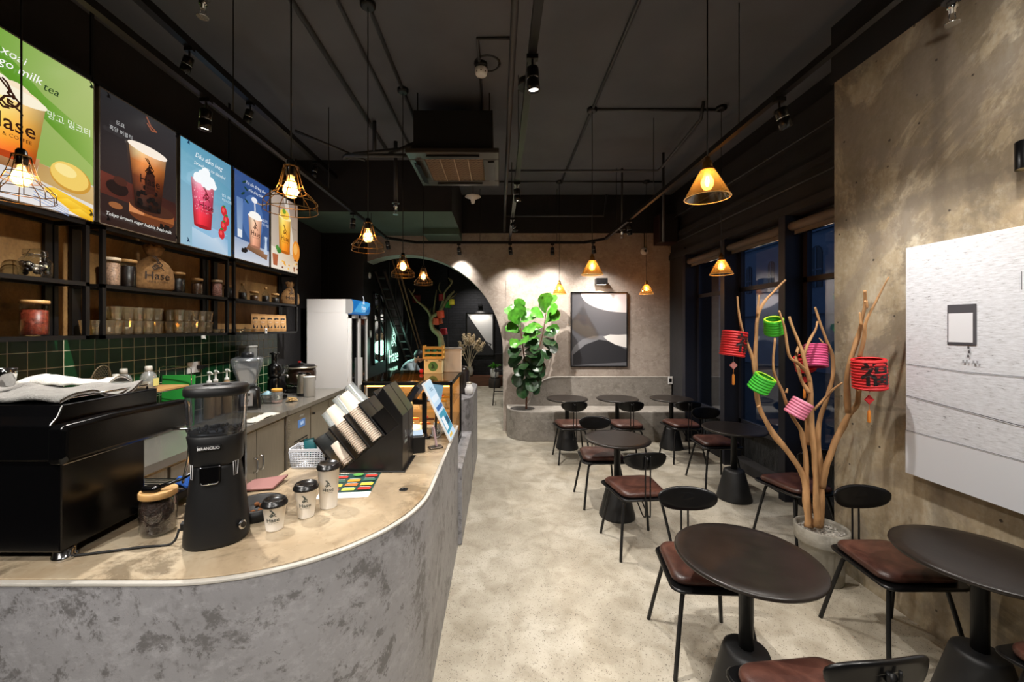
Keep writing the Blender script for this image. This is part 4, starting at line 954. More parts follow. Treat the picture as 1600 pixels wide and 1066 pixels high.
for k in range(5):
    y = ref(388)+.055+k*.135
    t = thing('coffee_pouch', ('first kraft coffee pouch from the left on the right lower board', 'second kraft coffee pouch from the left', 'kraft coffee pouch in the middle of the five', 'second kraft coffee pouch from the right', 'last kraft coffee pouch at the right end')[k], 'pouch', (-2.63, y, Z1), -.95)
    MB().loft([[(x, yy, z) for x, yy in ((-wx,-.037), (wx,-.037), (wx*1.1,0), (wx,.037), (-wx,.037), (-wx*1.1,0))] for z, wx in ((0,.03), (.03,.032), (.12,.02), (.175,.004), (.195,.003))], None, False).build('bag', KR, t)
    def fn(u, v, l=0): z = .10+v; return Vector((.032-.0215*max(0, (z-.03))/.12*1.0+.003+.0004*l, u, z))
    A = Art(fn); A.rect(-.022,-.06,.022,.055,(24,22,22)); A.brand(0, .008, .017, (214,206,190)); A.build('label', PRINT, t)
th = tag(MB().rbox((-.006,-.018,-.028), (.006,.018,.028), .005).build('wall_thermometer', WHITE), 'white digital thermometer clipped under the right shelf unit', 'thermometer'); th.location = (-2.56, 2.57*F/(CX-414), 1.655)
MB().box((.006,-.010,.0), (.007,.010,.016)).build('display', BLK, th)
sk = tag(MB().rbox((-.008,-.016,-.014), (.010,.016,.014), .004).build('adhesive_hook', WHITE), 'small white adhesive hook under the middle shelf unit', 'hook'); sk.location = (-2.56, 2.57*F/(CX-316), 1.612)
MB().tube([(.01,0,-.004), (.02,0,-.01), (.02,0,-.02)], .003).build('hook_tip', WHITE, sk)
# ------------------------------------------------------------------ back worktop of brushed steel
WX = -2.07; WZ = .88
bs = thing('steel_workbench', 'brushed steel back worktop with a sink and cupboard doors, along the green tiles', 'worktop', (0,0,0))
m = MB(); e = .05
# top with a sink cut-out at y 3.25..3.80
for a, b, c, d in ((-2.795, WX, 1.86, 3.25), (-2.795, WX, 3.80, 3.905), (-2.795, -2.55, 3.25, 3.80), (-2.17, WX, 3.25, 3.80)): m.box((a, c, WZ-.004), (b, d, WZ))
m.box((WX-.004, 1.86, WZ-e), (WX, 3.905, WZ)); m.box((-2.795, 1.86, WZ-e), (WX, 1.864, WZ)); m.build('worktop', STEELT, bs, bevel=.0015)
m = MB(); m.box((-2.55,3.25,WZ-.2), (-2.17,3.80,WZ-.196)); m.box((-2.554,3.25,WZ-.2), (-2.55,3.80,WZ)); m.box((-2.17,3.25,WZ-.2), (-2.166,3.80,WZ)); m.box((-2.55,3.246,WZ-.2), (-2.17,3.25,WZ)); m.box((-2.55,3.80,WZ-.2), (-2.17,3.804,WZ)); m.build('sink_basin', STEEL, bs)
MB().box((-2.78,1.90,.0), (-2.11,3.90,.10), BLK).box((-2.78,1.88,.10), (-2.10,3.90,WZ-e-.001)).build('cabinet_body', STEEL, bs)
def door(parent, y0, y1, z0, z1, hy, x=-2.10):
    d = MB().rbox((x, y0+.003, z0), (x+.02, y1-.003, z1), .003).build('door', STEEL, parent)
    s = 1 if hy > (y0+y1)/2 else -1; z = (z0+z1)/2+.06
    MB().tube([(x+.02, hy, z-.06), (x+.045, hy, z-.055), (x+.05, hy, z-.03), (x+.05, hy, z+.03), (x+.045, hy, z+.055), (x+.02, hy, z+.06)], .0085, None, 8, 2).build('handle', CHROME, d)
door(bs, 1.92, 2.50, .12, .81, 2.45); door(bs, 2.52, 2.96, .12, .81, 2.60)
door(bs, 2.98, 3.415, .12, .81, 3.375); door(bs, 3.42, 3.86, .12, .81, 3.46)
ic = thing('ice_machine_counter', 'steel undercounter ice machine with vent slots and a blue display', 'ice machine', (0,0,0))
MB().box((-2.795, 3.91, WZ-.045), (-2.05, 5.30, WZ)).build('worktop', STEELT, ic, bevel=.0015)
MB().box((-2.78,3.93,.0), (-2.09,5.28,.10), BLK).box((-2.78,3.92,.10), (-2.09,5.28,WZ-.046)).build('cabinet_body', STEEL, ic)
MB().rbox((-2.09, 3.93, .12), (-2.07, 4.36, .82), .003).build('front_panel', STEEL, ic)
m = MB()
for k in range(9): m.box((-2.0705, 4.02, .30+k*.028), (-2.0685, 4.30, .314+k*.028))
m.build('vent_slots', BLK, ic); MB().rbox((-2.0705,4.10,.655), (-2.066,4.24,.735), .004).build('display', mat('ice_display', (40,70,110), .3, emit=(110,150,210), es=.5), ic)
A = Art(plane_map((-2.0655,4.17,.695), (0,1,0), (0,0,1))); A.text('8.8', 0, 0, .05, (225,240,255)); A.build('digits', LIT, ic)
MB().rbox((-2.0705,4.12,.765), (-2.067,4.22,.785), .003).build('badge', CHROME, ic)
m = MB(); m.rbox((-2.09, 4.38, .12), (-2.07, 4.82, .82), .003); d = m.build('door', STEEL, ic); MB().lathe([(.012,0), (.012,.02)], (-2.07,4.43,.74), None, 12, mtx=Matrix.Rotation(pi/2,3,'Y')).build('lock', BLK, d)
MB().rbox((-2.09, 4.84, .12), (-2.07, 5.26, .82), .003).build('door', STEEL, ic)
pf = MB(); [pf.box((-2.062,3.895,.14+k*.03), (-2.050,3.925,.150+k*.03)) for k in range(22)]; pf.box((-2.088,3.890,.12), (-2.062,3.928,.82)); pf.build('slotted_post', STEEL, ic)
# fridge
fr = thing('display_fridge', 'tall white drinks fridge with a blue curved header and dark glass doors', 'fridge', (-2.36, 5.86, 0))
FW = mat('fridge_side', (232,231,230), .35, 0)
MB().rbox((-.30,-.36,.06), (.27,.36,1.90), .006).rbox((-.30,-.36,1.90), (.24,.36,2.085), .006).build('cabinet', FW, fr)
MB().box((-.28,-.34,0), (.25,.34,.06)).build('plinth', BLK, fr)
m = MB(); ol = [(.24,1.885), (.31,1.885)]+[(.31+.035*sin(a*pi/8), 1.885+.10*(1-cos(a*pi/8))) for a in range(1,8)]+[(.31,2.085), (.24,2.085)]
m.prism(ol, 'y', -.355, .355); m.build('header', mat('fridge_header', (36,120,190), .35, emit=(24,104,180), es=.55), fr); MB().prism(ol, 'y', -.362, -.355).prism(ol, 'y', .355, .362).build('header_cheeks', mat('grey_trim', (150,150,150), .4), fr)
A = Art(plane_map((.3465,0,1.985), (0,1,0), (0,0,1))); A.poly([(-.34,-.07), (.1,-.08), (.34,.05), (.34,.08), (-.1,.07)], (70,160,214)); A.brand(.05, -.005, .09, (240,246,250)); A.build('header_print', LIT, fr)
for s in (-1, 1):
    y0, y1 = (-.35, -.005) if s < 0 else (.005, .35); m = MB()
    for a, b, c, d in ((y0, y0+.035, .12, 1.87), (y1-.035, y1, .12, 1.87), (y0, y1, .12, .17), (y0, y1, 1.82, 1.87)): m.box((.27, a, c), (.31, b, d))
    d = m.build('door', FW, fr); MB().box((.285,y0+.03,.16), (.292,y1-.03,1.83)).build('door_glass', mat('dark_glass', (10,11,12), .08), d)
    MB().rbox((.31, (-.032 if s < 0 else .012), .85), (.34, (-.012 if s < 0 else .032), 1.25), .006).build('handle', WHITE, d)
# ------------------------------------------------------------------ things on the steel worktop
rk = thing('wire_rack', 'wire dish rack with a wooden top on the back worktop behind the espresso machine', 'rack', (-2.62, 2.90, WZ)); m = MB()
for x in (-.13, .13):
    for y in (-.40, .32): m.tube([(x,y,0), (x,y,.34)], .004)
    m.tube([(x,-.40,.34), (x,.32,.34)], .004); m.tube([(x,-.40,.17), (x,.32,.17)], .004)
for k in range(13): m.tube([(-.13,-.40+.06*k,.34), (.13,-.40+.06*k,.34)], .0025, None, 6)
m.tube([(.13,.32,.30), (.13,.32,.46), (.10,.32,.50), (-.10,.32,.50), (-.13,.32,.46), (-.13,.32,.30)], .004, None, 8, 2); m.tube([(.13,-.42,.34), (.13,-.42,.42), (.0,-.42,.44), (-.13,-.42,.42), (-.13,-.42,.34)], .005, CHROME, 8, 2)
m.build('wire_frame', CHROME, rk); MB().box((-.13,-.30,.345), (.13,.30,.357)).build('wooden_top', WOODL, rk)
def shaker(lab, x, y, z, s=1.0, m_=None, note=False):
    t = thing('shaker_bottle', lab, 'bottle', (x, y, z)); MB().lathe([(.040*s,0), (.044*s,.006*s), (.044*s,.075*s), (.036*s,.10*s), (.020*s,.118*s)], n=20, cap1=False).build('body', m_ or CLEARM, t)
    MB().lathe([(.021*s,.116*s), (.019*s,.15*s), (.015*s,.152*s)], n=16).build('cap', mat('milky_cap', (190,186,176), .4), t)
    MB().lathe([(.038*s,.005), (.041*s,.010), (.040*s,.055*s), (0,.056*s)], n=16, cap1=False).build('contents', mat('syrup', (120,110,84), .3), t)
    if note: MB().box((.045*s,-.02,.03), (.0465*s,.025,.085)).build('paper_note', mat('yellow_note', (222,214,130), .7), t)
    return t
shaker('shaker bottle with a white cap, left one on the rack', -2.58, 2.68, WZ+.358, .95); shaker('shaker bottle at the back of the rack', -2.66, 2.82, WZ+.358, 1.1); shaker('shaker bottle with a yellow note stuck on it', -2.58, 2.93, WZ+.358, 1.15, None, True)
t = thing('mesh_strainer', 'round wire mesh strainer leaning on the tiles behind the bottles', 'strainer', (-2.70, 2.70, WZ+.36)); m = MB()
ctr = Vector((.0,0,.105)); m.tube([ctr+Vector((.015*cos(a*pi/12), .065*sin(a*pi/12), .095*cos(a*pi/12))) for a in range(25)], .003)
for k in range(-5,6): hh = .095*sqrt(1-(k/6)**2); m.tube([ctr+Vector((.012,k*.0105,-hh)), ctr+Vector((-.03,k*.0105,0)), ctr+Vector((.012,k*.0105,hh))], .0008, None, 4)
for k in range(-6,7): hh = .065*sqrt(1-(k/7)**2); m.tube([ctr+Vector((.01,-hh,k*.0135)), ctr+Vector((-.03,0,k*.0135)), ctr+Vector((.01,hh,k*.0135))], .0008, None, 4)
m.build('mesh_bowl', mat('strainer_wire', (150,136,110), .4, .6), t)
gb = tag(MB().rbox((-.15,-.008,0), (.10,.008,.42), .006).build('cutting_board', mat('green_board', (44,150,60), .45)), 'bright green cutting board standing on edge behind the grinder', 'board'); gb.location = (-2.64, 3.30, WZ); gb.rotation_euler = (-.05, 0, .12)
so = thing('wall_socket', 'white double wall socket on the green tiles with a black plug in it', 'socket', (-2.80,3.64,1.33)); MB().rbox((0,-.075,-.05), (.012,.075,.05), .004).build('plate', WHITE, so); MB().rbox((.012,.03,-.02), (.06,.06,.015), .006).box((.02,.06,-.012), (.045,.13,.006)).build('plug', BLK, so)
for k, (x, y, lab) in enumerate(((-2.60,3.57,'left white pump bottle beside the blender'), (-2.62,3.68,'middle white pump bottle beside the blender'), (-2.60,3.80,'right white pump bottle beside the blender'))):
    t = thing('pump_bottle', lab, 'pump bottle', (x, y, WZ)); MB().lathe([(.038,0), (.042,.01), (.042,.27), (.018,.31)], n=20).build('bottle_body', mat('syrup_brown', (150,120,84), .3), t)
    MB().lathe([(.020,.31), (.020,.335), (.008,.34), (.007,.40), (.016,.402), (.016,.415), (.010,.42)], n=16).tube([(0,0,.41), (.03,-.02,.415), (.055,-.035,.40)], .006).build('pump_head', WHITE, t)
bl = thing('bar_blender', 'black blender with a big clear jug and a grey control plate', 'blender', (-2.54,4.02,WZ), .5)
MB().loft([[(x*s, y*s, z) for x, y in rrect(.095,.095,.03,4)] for s, z in ((1.22,.0), (1.26,.02), (1.12,.19), (.80,.215))], None).build('motor_base', BLKS, bl)
MB().loft([[(x, y, z) for x, y in rrect(.05,.004,.003,2)] for z in (0,.13)], None, False).build('control_plate', mat('control_grey', (150,150,152), .4), bl).location = (.0, -.118, .04)
A = Art(plane_map((0,-.1235,.11), (1,0,0), (0,0,1))); A.rect(-.03,.03,.03,.05,(20,20,20)); A.ell(0,-.015,.017,.022,(24,24,26)); A.rect(-.012,-.05,.012,-.04,(40,40,40)); A.build('buttons', PRINT, bl)
JUG = glass('jug_plastic', (222,228,234), .22, .08, 1.0, .16)
MB().loft([[(x*s, y*s, z) for x, y in rrect(.085,.085,.03,5)] for s, z in ((.72,.215), (.95,.27), (1.35,.38), (1.62,.47), (1.60,.505), (1.30,.515))], None).build('jug', JUG, bl)
MB().loft([[(x*s, y*s, z) for x, y in rrect(.085,.085,.03,5)] for s, z in ((.60,.22), (.80,.27), (1.05,.38), (1.15,.46))], None, True, True, False).build('inner_jug', JUG, bl)
MB().lathe([(.05,.515), (.06,.52), (.055,.56), (.03,.565)], n=20).build('lid_knob', mat('smoke_plastic', (40,42,46), .3), bl)
t = thing('sealed_canister', 'grey square plastic canister behind the blender jug', 'canister', (-2.70,4.28,WZ)); MB().rbox((-.06,-.07,0), (.06,.07,.60), .012).build('body', mat('grey_canister', (120,122,120), .4), t); MB().rbox((-.065,-.075,.60), (.065,.075,.62), .012).build('lid', mat('grey_lid', (170,172,170), .4), t)
jc = thing('slow_juicer', 'black upright juicer with a chrome spout between blender and soup kettle', 'juicer', (-2.55,4.52,WZ))
MB().rbox((-.09,-.10,0), (.11,.09,.04), .03).lathe([(.07,.04), (.075,.10), (.07,.22), (.05,.26)], n=20).lathe([(.065,.26), (.07,.30), (.07,.38), (.045,.40), (.032,.41), (.032,.50), (.05,.52), (.04,.53)], n=20).build('body', BLKG, jc)
MB().tube([(.06,-.02,.28), (.12,-.03,.28), (.16,-.03,.27), (.17,-.03,.25)], [.016,.012,.012,.014], None, 10).tube([(.10,-.03,.28), (.10,.02,.30), (.10,.03,.34)], .006).build('spout', CHROME, jc)
MB().lathe([(.030,.30), (.036,.37), (.037,.39)], (.09,.06,0), None, 16, cap1=False).build('juice_cup', CLEAR, jc)
t = thing('plastic_tub', 'small clear plastic tub with a blue lid between blender and juicer', 'tub', (-2.50,4.30,WZ)); MB().lathe([(.04,0), (.055,.07), (.06,.09)], n=20, cap1=False).build('tub_body', CLEARM, t); MB().lathe([(.062,.09), (.062,.10), (.02,.12), (.01,.13)], n=20).build('lid', mat('pale_blue_lid', (150,190,206), .3), t)
ks = thing('soup_kettle', 'round black and brown electric soup kettle with a steel rim', 'soup kettle', (-2.52,5.06,WZ))
MB().lathe([(.15,0), (.17,.02), (.17,.09), (.165,.10)], n=32).build('base', BLKG, ks); MB().lathe([(.165,.10), (.175,.14), (.180,.24), (.172,.30)], n=32).build('pot_body', mat('kettle_brown', (50,34,26), .25), ks)
MB().lathe([(.175,.30), (.19,.305), (.19,.318), (.15,.325)], n=32).build('steel_rim', STEEL, ks); MB().lathe([(.18,.318), (.16,.34), (.05,.355), (.02,.36), (.02,.375), (.0,.378)], n=32, cap1=False).build('lid', BLKS, ks); MB().lathe([(.171,.085), (.173,.095), (.171,.103)], n=32, cap0=False, cap1=False).build('trim_ring', CHROME, ks)
MB().rbox((-.01,-.06,.37), (.02,-.03,.39), .005).build('red_knob', mat('red_knob', (170,30,30), .4), ks)
kt = thing('electric_kettle', 'brushed steel electric kettle with a black handle near the fridge', 'kettle', (-2.36,4.78,WZ))
MB().lathe([(.060,.02), (.062,.04), (.050,.24), (.047,.255)], n=28).build('steel_body', STEEL, kt); MB().lathe([(.066,0), (.068,.02), (.060,.03)], n=28).build('base', BLK, kt); MB().lathe([(.048,.255), (.040,.268), (.01,.275)], n=28).build('lid', BLKS, kt)
MB().tube([(.045,.0,.255), (.085,.0,.26), (.10,.0,.22), (.095,.0,.10), (.065,.0,.07)], .010, None, 8, 3).build('handle', BLKS, kt); MB().tube([(-.045,0,.20), (-.075,0,.245)], [.018,.010]).build('spout', STEEL, kt)
tp = thing('tea_pitcher', 'clear plastic pitcher a third full of dark tea leaves by the fridge', 'pitcher', (-2.24,4.70,WZ))
MB().lathe([(.060,.002), (.062,.01), (.066,.225), (.066,.23)], n=28, cap1=False).build('pitcher_body', glass('milky_plastic', (240,242,240), .08, .2, .6, .5), tp); MB().lathe([(.057,.006), (.059,.012), (.061,.085), (0,.088)], n=24, cap1=False).build('tea_leaves', mat('tea_leaves', (70,56,34), .6, 0, .5, 60), tp)
MB().lathe([(.067,.228), (.068,.236), (.02,.240)], n=28).build('lid', mat('milky_lid', (226,230,230), .4), tp)
oj = thing('labelled_jar', 'clear jar with an orange lid and a dark green label on the steel worktop', 'jar', (-2.40,4.30,WZ)); MB().lathe([(.052,.002), (.056,.012), (.056,.115), (.050,.125)], n=28, cap1=False).build('jar_body', CLEARM, oj)
MB().lathe([(.054,.125), (.054,.150), (.048,.154)], n=28).build('lid', mat('orange_lid', (226,168,74), .45), oj); MB().lathe([(.052,.006), (.053,.03), (0,.032)], n=20, cap1=False).build('contents', PALE, oj)
A = Art(cyl_map((0,0,0), .0565, -.75, .065)); A.rect(-.036,-.034,.036,.034,(18,52,50)); A.hare(0,0,.045,(226,236,230)); A.build('label', PRINT, oj)
t = thing('biscuit_pack', 'opened pack of pale biscuits beside the labelled jar', 'biscuits', (-2.28,4.36,WZ)); m = MB(); rnd = random.Random(4)
for k in range(9):
    q = Quaternion((0,0,1), rnd.uniform(0,3))@Quaternion((1,0,0), rnd.uniform(-.25,.25)); c = Vector((rnd.uniform(-.03,.03), rnd.uniform(-.03,.03), .014+.008*(k//2))); m.box(c-Vector((.035,.012,.004)), c+Vector((.035,.012,.004)), rot=q.to_matrix())
m.build('biscuits', mat('biscuit', (226,196,140), .6, 0, .2, 40), t)
TW = mat('white_towel', (226,224,216), .95, 0, .1, 40, .8, 260)
def cloth(name, lab, cat, fx, fy, mt, n=26, m2=16, th=.006, grp=None):
    m = MB(); top = [[Vector(fx(i/n, j/m2)) for j in range(m2+1)] for i in range(n+1)]
    vs = [p for r in top for p in r]+[p+Vector(fy)*-th for r in top for p in r]; N = (n+1)*(m2+1); fs = []
    for i in range(n):
        for j in range(m2): a = i*(m2+1)+j; b = a+m2+1; fs += [(a, b, b+1, a+1), (N+a, N+a+1, N+b+1, N+b)]
    for i in range(n):
        for j in (0, m2): a = i*(m2+1)+j; b = a+m2+1; fs.append((a, b, N+b, N+a) if j else (a, N+a, N+b, b))
    for j in range(m2):
        for i in (0, n): a = i*(m2+1)+j; fs.append((a, a+1, N+a+1, N+a))
    m.add(vs, fs, None, True); return tag(m.build(name, mt), lab, cat, grp)
cloth('folded_towel', 'white folded towel lying on the front edge of the sink', 'towel', lambda u, v: (-2.20+.115*v, 3.38+.40*u, WZ+.010+.006*sin(u*9)*sin(v*5)+.003*sin(u*31)), (0,0,1), TW)
# ------------------------------------------------------------------ espresso machine (seen from behind)
CT = .940
em = thing('espresso_machine', 'big black espresso machine with flared side panels at the left end of the counter', 'espresso machine', (0,0,CT))
m = MB(); m.box((-2.30,1.275,.035), (-1.405,1.58,.335)); m.build('lower_body', BLKG, em, bevel=.006)
m = MB(); m.prism([(1.262,.335), (1.262,.445), (1.285,.47), (1.30,.505), (1.66,.505), (1.66,.43), (1.72,.40), (1.74,.33)], 'x', -2.30, -1.425); m.build('upper_body', BLKG, em, bevel=.004)
for x0, x1, nm in ((-1.425,-1.385,'side_panel'), (-2.34,-2.30,'side_panel')):
    m = MB(); pr = [(1.262,.322), (1.255,.34), (1.258,.435), (1.27,.447), (1.42,.452), (1.76,.440), (1.79,.425), (1.80,.32), (1.60,.318)]
    r0 = [(x0, y, z) for y, z in pr]; r1 = [(x1, y+(.0), z*(1 if z > .4 else 1)) for y, z in pr]; r2 = [(x1+.012, 1.5+(y-1.5)*.96, .385+(z-.385)*.8) for y, z in pr]
    m.loft([r0, r1, r2] if x0 > -2 else [r0, r1], None, False); m.build(nm, BLKG, em, bevel=.004)
m = MB(); m.box((-2.30,1.2725,.330), (-1.405,1.2755,.336)); m.box((-1.404,1.28,.315), (-1.400,1.59,.322)); m.build('chrome_seam', STEEL, em)
m = MB(); m.box((-2.28,1.56,.02), (-1.36,1.86,.055)); m.build('drip_tray', BLKS, em, bevel=.005); m = MB(); [m.box((-1.42+.0, 1.60+.02*k, .0555), (-1.37, 1.608+.02*k, .058)) for k in range(12)]; [m.box((-2.2, 1.60+.02*k, .0555), (-1.45, 1.608+.02*k, .058)) for k in range(12)]; m.build('tray_grille', STEEL, em)
MB().tube([(-1.50,1.66,.33), (-1.33,1.70,.325), (-1.325,1.705,.31), (-1.335,1.71,.20), (-1.36,1.715,.10), (-1.365,1.72,.09)], .006, CHROME, 8, 3).sphere((-1.327,1.703,.318), .012, BLK).build('steam_wand', None, em)
for x in (-2.2, -1.43): MB().lathe([(.030,0), (.032,.002), (.032,.012), (.028,.014), (.028,.036)], (x,1.31,0), None, 20).build('foot', CHROME, em)
for x in (-1.75, -2.05): MB().tube([(x,1.60,.30), (x,1.68,.25)], .03).tube([(x,1.68,.25), (x,1.84,.24)], .012).build('portafilter', BLKS, em)
m = MB(); m.tube([(-1.45,1.34,.505), (-1.45,1.34,.52), (-1.45,1.64,.52), (-1.45,1.64,.505)], .004); m.tube([(-2.27,1.34,.52), (-1.45,1.34,.52)], .004); m.build('cup_rail', CHROME, em)
TG = mat('grey_towel', (150,148,144), .95, 0, .15, 30, .9, 260)
def towel(u, v):
    x = -2.10+.70*u; y = 1.31+.30*v; z = CT+.522+.012*sin(u*14+v*3)*sin(v*6+u*4)+.010*noise.noise(Vector((u*6, v*5, 0)))
    x += .01*sin(v*9)-.045; d = max(0, u-.80)
    z += d*.10*sin(v*7)
    return (x, y, z+.006)
cloth('bar_towel', 'grey-white towel spread over the top of the espresso machine', 'towel', towel, (0,0,1), TG, 44, 20, .012)
cloth('bar_towel', 'second crumpled light towel at the back of the espresso machine top', 'towel', lambda u, v: (-1.95+.38*u, 1.60+.10*v, CT+.533+.03*sin(v*3.1)*(.6+.4*sin(u*7))+.006*noise.noise(Vector((u*9, v*5, 3)))), (0,0,1), TW, 30, 12, .008)
t = thing('steel_shot_cup', 'small steel cup on the far left of the espresso machine top', 'cup', (-1.855,1.50,CT+.535)); MB().lathe([(.014,0), (.020,.004), (.027,.05), (.028,.07), (.024,.07), (.02,.01)], n=20, cap1=False).build('cup_body', CHROME, t)
bc = cloth('cleaning_cloth', 'blue cloth beside the drip tray of the espresso machine', 'cloth', lambda u, v: (-1.47+.16*u, 1.74+.10*v, CT+.065+.03*sin(u*3.1)*sin(v*3.1)+.008*sin(u*17+v*9)), (0,0,1), mat('blue_cloth', (24,84,170), .9, 0, .2, 30, .5, 200), 20, 14, .006)
# ------------------------------------------------------------------ grinder
gr = thing('coffee_grinder', 'tall matt black coffee grinder with a clear hopper at the corner of the counter', 'coffee grinder', (-1.015,1.435,CT), .42)
def oval(rx, ry, z, n=32, dy=0, p=.8): return [(rx*abs(cos(2*pi*i/n))**p*(1 if cos(2*pi*i/n) >= 0 else -1), dy+ry*abs(sin(2*pi*i/n))**p*(1 if sin(2*pi*i/n) >= 0 else -1), z) for i in range(n)]
GM = mat('grinder_matt', (15,15,16), .5, 0, spec=.4)
MB().loft([oval(.106,.096,.0), oval(.112,.102,.008), oval(.112,.102,.02), oval(.106,.096,.10), oval(.094,.085,.20), oval(.083,.076,.262), oval(.079,.072,.282)], None).build('body', GM, gr)
MB().loft([oval(.084,.080,.276), oval(.090,.086,.285), oval(.094,.090,.345), oval(.100,.095,.375), oval(.095,.09,.380)], None).build('collar', GM, gr)
HG = glass('hopper_plastic', (200,206,214), .20, .05, 1.0, .03)
MB().loft([oval(.096,.090,.378), oval(.100,.094,.42), oval(.104,.098,.49), oval(.105,.099,.515)], None, True, False, False).build('hopper', HG, gr)
m = MB().loft([oval(.090,.085,.379), oval(.090,.085,.388), oval(.04,.04,.380), oval(.01,.01,.376)], None); fill_lumps(m, .085, .378, .396, None, 40, .008, 3); m.build('beans', mat('dark_beans', (20,14,12), .35), gr)
m = MB().loft([oval(.108,.102,.515), oval(.111,.105,.520), oval(.111,.105,.538), oval(.104,.098,.545), oval(.02,.02,.546)], None); m.build('hopper_lid', GM, gr); MB().loft([oval(.05,.022,.5462,24,.0), oval(.048,.020,.5478,24,.0)], None).build('lid_recess', BLKG, gr)
MB().rbox((-.048,-.0975,.335), (.030,-.088,.352), .003).build('name_plate', mat('plate_black', (12,12,13), .3), gr)
A = Art(plane_map((-.004,-.0985,.3435), (1,0,0), (0,0,1), .0)); A.text('RANCILIO', -.0, 0, .0135, (220,220,220), bold=.012); A.rect(-.041,-.005,-.038,.005,(220,220,220)); A.rect(-.034,-.005,-.031,.005,(220,220,220)); A.stroke([(-.040,-.004), (-.032,.004)], .002, (220,220,220)); A.stroke([(-.040,.004), (-.032,-.004)], .002, (220,220,220)); A.build('name_letters', PRINT, gr)
m = MB().rbox((-.042,-.094,.222), (.028,-.068,.280), .008); m.build('front_recess', BLKG, gr); MB().tube([(-.036,-.0955,.228), (-.030,-.0965,.221), (.016,-.0965,.221), (.022,-.0955,.228)], .002).build('recess_lip', CHROME, gr)
m = MB()
for s, y0 in ((1,-.055), (-1,-.055)):
    pr = [(.079*s, -.045, .283), (.077*s,-.05,.235), (.068*s,-.066,.235), (.066*s,-.069,.283)]; m = MB(); m.tube(pr+[pr[0]], .0016, None, 6); m.tube([(.073*s,-.062,.283), (.074*s,-.060,.236)], .0012, None, 5); m.build('window_outline', mat('outline_grey', (176,176,176), .4), gr)
MB().lathe([(.016,.0), (.016,.008), (.012,.010)], (.094,-.070,.060), None, 20, mtx=Quaternion((0,0,1), -.7).to_matrix()@Matrix.Rotation(pi/2,3,'Y')).build('dial', CHROME, gr); MB().lathe([(.010,.0105), (.010,.0125)], (.0945,-.0705,.060), None, 16, mtx=Quaternion((0,0,1), -.7).to_matrix()@Matrix.Rotation(pi/2,3,'Y')).build('dial_cap', BLKG, gr)
MB().rbox((-.125,.0,.045), (-.10,.03,.07), .004).build('side_knob', GM, gr); MB().rbox((.075,.02,.10), (.093,.07,.40), .004).build('rear_column', BLKG, gr)
kb = thing('knock_tray', 'round black tray peeping out behind the grinder', 'tray', (-.985,1.62,CT)); MB().lathe([(.09,0), (.095,.01), (.10,.045), (.085,.045), (.078,.012), (.0,.012)], n=32, cap1=False).build('tray', GM, kb); m = MB(); fill_lumps(m, .05, .01, .022, mat('grounds', (120,72,34), .9), 14, .012, 8); m.build('coffee_grounds', None, kb)
gr.scale = (.88, .88, 1.01)
# bean jars
for k, (x, y, r, h, lab) in enumerate(((-1.262,1.475,.056,.135,'oval glass jar of coffee beans with a bamboo lid beside the espresso machine'), (-1.235,1.70,.062,.13,'second glass jar of coffee beans half behind the grinder'))):
    t = thing('coffee_jar', lab, 'jar', (x, y, CT)); MB().lathe([(r*.85,.002), (r,.014), (r*1.02,h*.7), (r*.92,h)], n=28, cap1=False).build('glass_body', CLEAR, t)
    m = MB().lathe([(r*.8,.006), (r*.95,.016), (r*.96,h*.7), (r*.85,h*.88), (0,h*.9)], n=24, cap1=False); fill_lumps(m, r*.95, .01, h*.85, None, 90, .007, 10+k); m.build('beans', BEANS, t)
    MB().lathe([(r*.96,h), (r*1.03,h+.003), (r*1.03,h+.021), (r*.98,h+.024)], n=32).build('lid', WOODL, t)
sc_ = tag(MB().loft([[(x*s, y*s, z) for x, y in rrect(.030,.018,.014,4)] for s, z in ((.8,0), (1,.004), (1,.016), (.7,.02))], None).tube([(.02,.0,.012), (.07,.05,.025), (.11,.09,.05)], [.008,.006,.006]).build('coffee_scoop', BLKG), 'black coffee scoop lying on the bamboo lid of the bean jar', 'scoop'); sc_.location = (-1.27,1.455,CT+.160)
cb = tag(MB().tube([(-1.45,1.30,.006), (-1.32,1.335,.006), (-1.22,1.365,.006), (-1.14,1.385,.006), (-1.125,1.40,.05)], .004, None, 8, 4).build('power_cable', RUBBER), 'black power cable running from the grinder to the espresso machine', 'cable'); cb.location = (0,0,CT)
pk = cloth('pink_mat', 'dusty pink silicone mat on the staff side of the counter behind the grinder', 'mat', lambda u, v: (-1.20+.15*u, 1.82+.13*v+.03*u, CT+.014+.012*u*v), (0,0,1), mat('pink_silicone', (140,96,92), .7), 12, 12, .008)
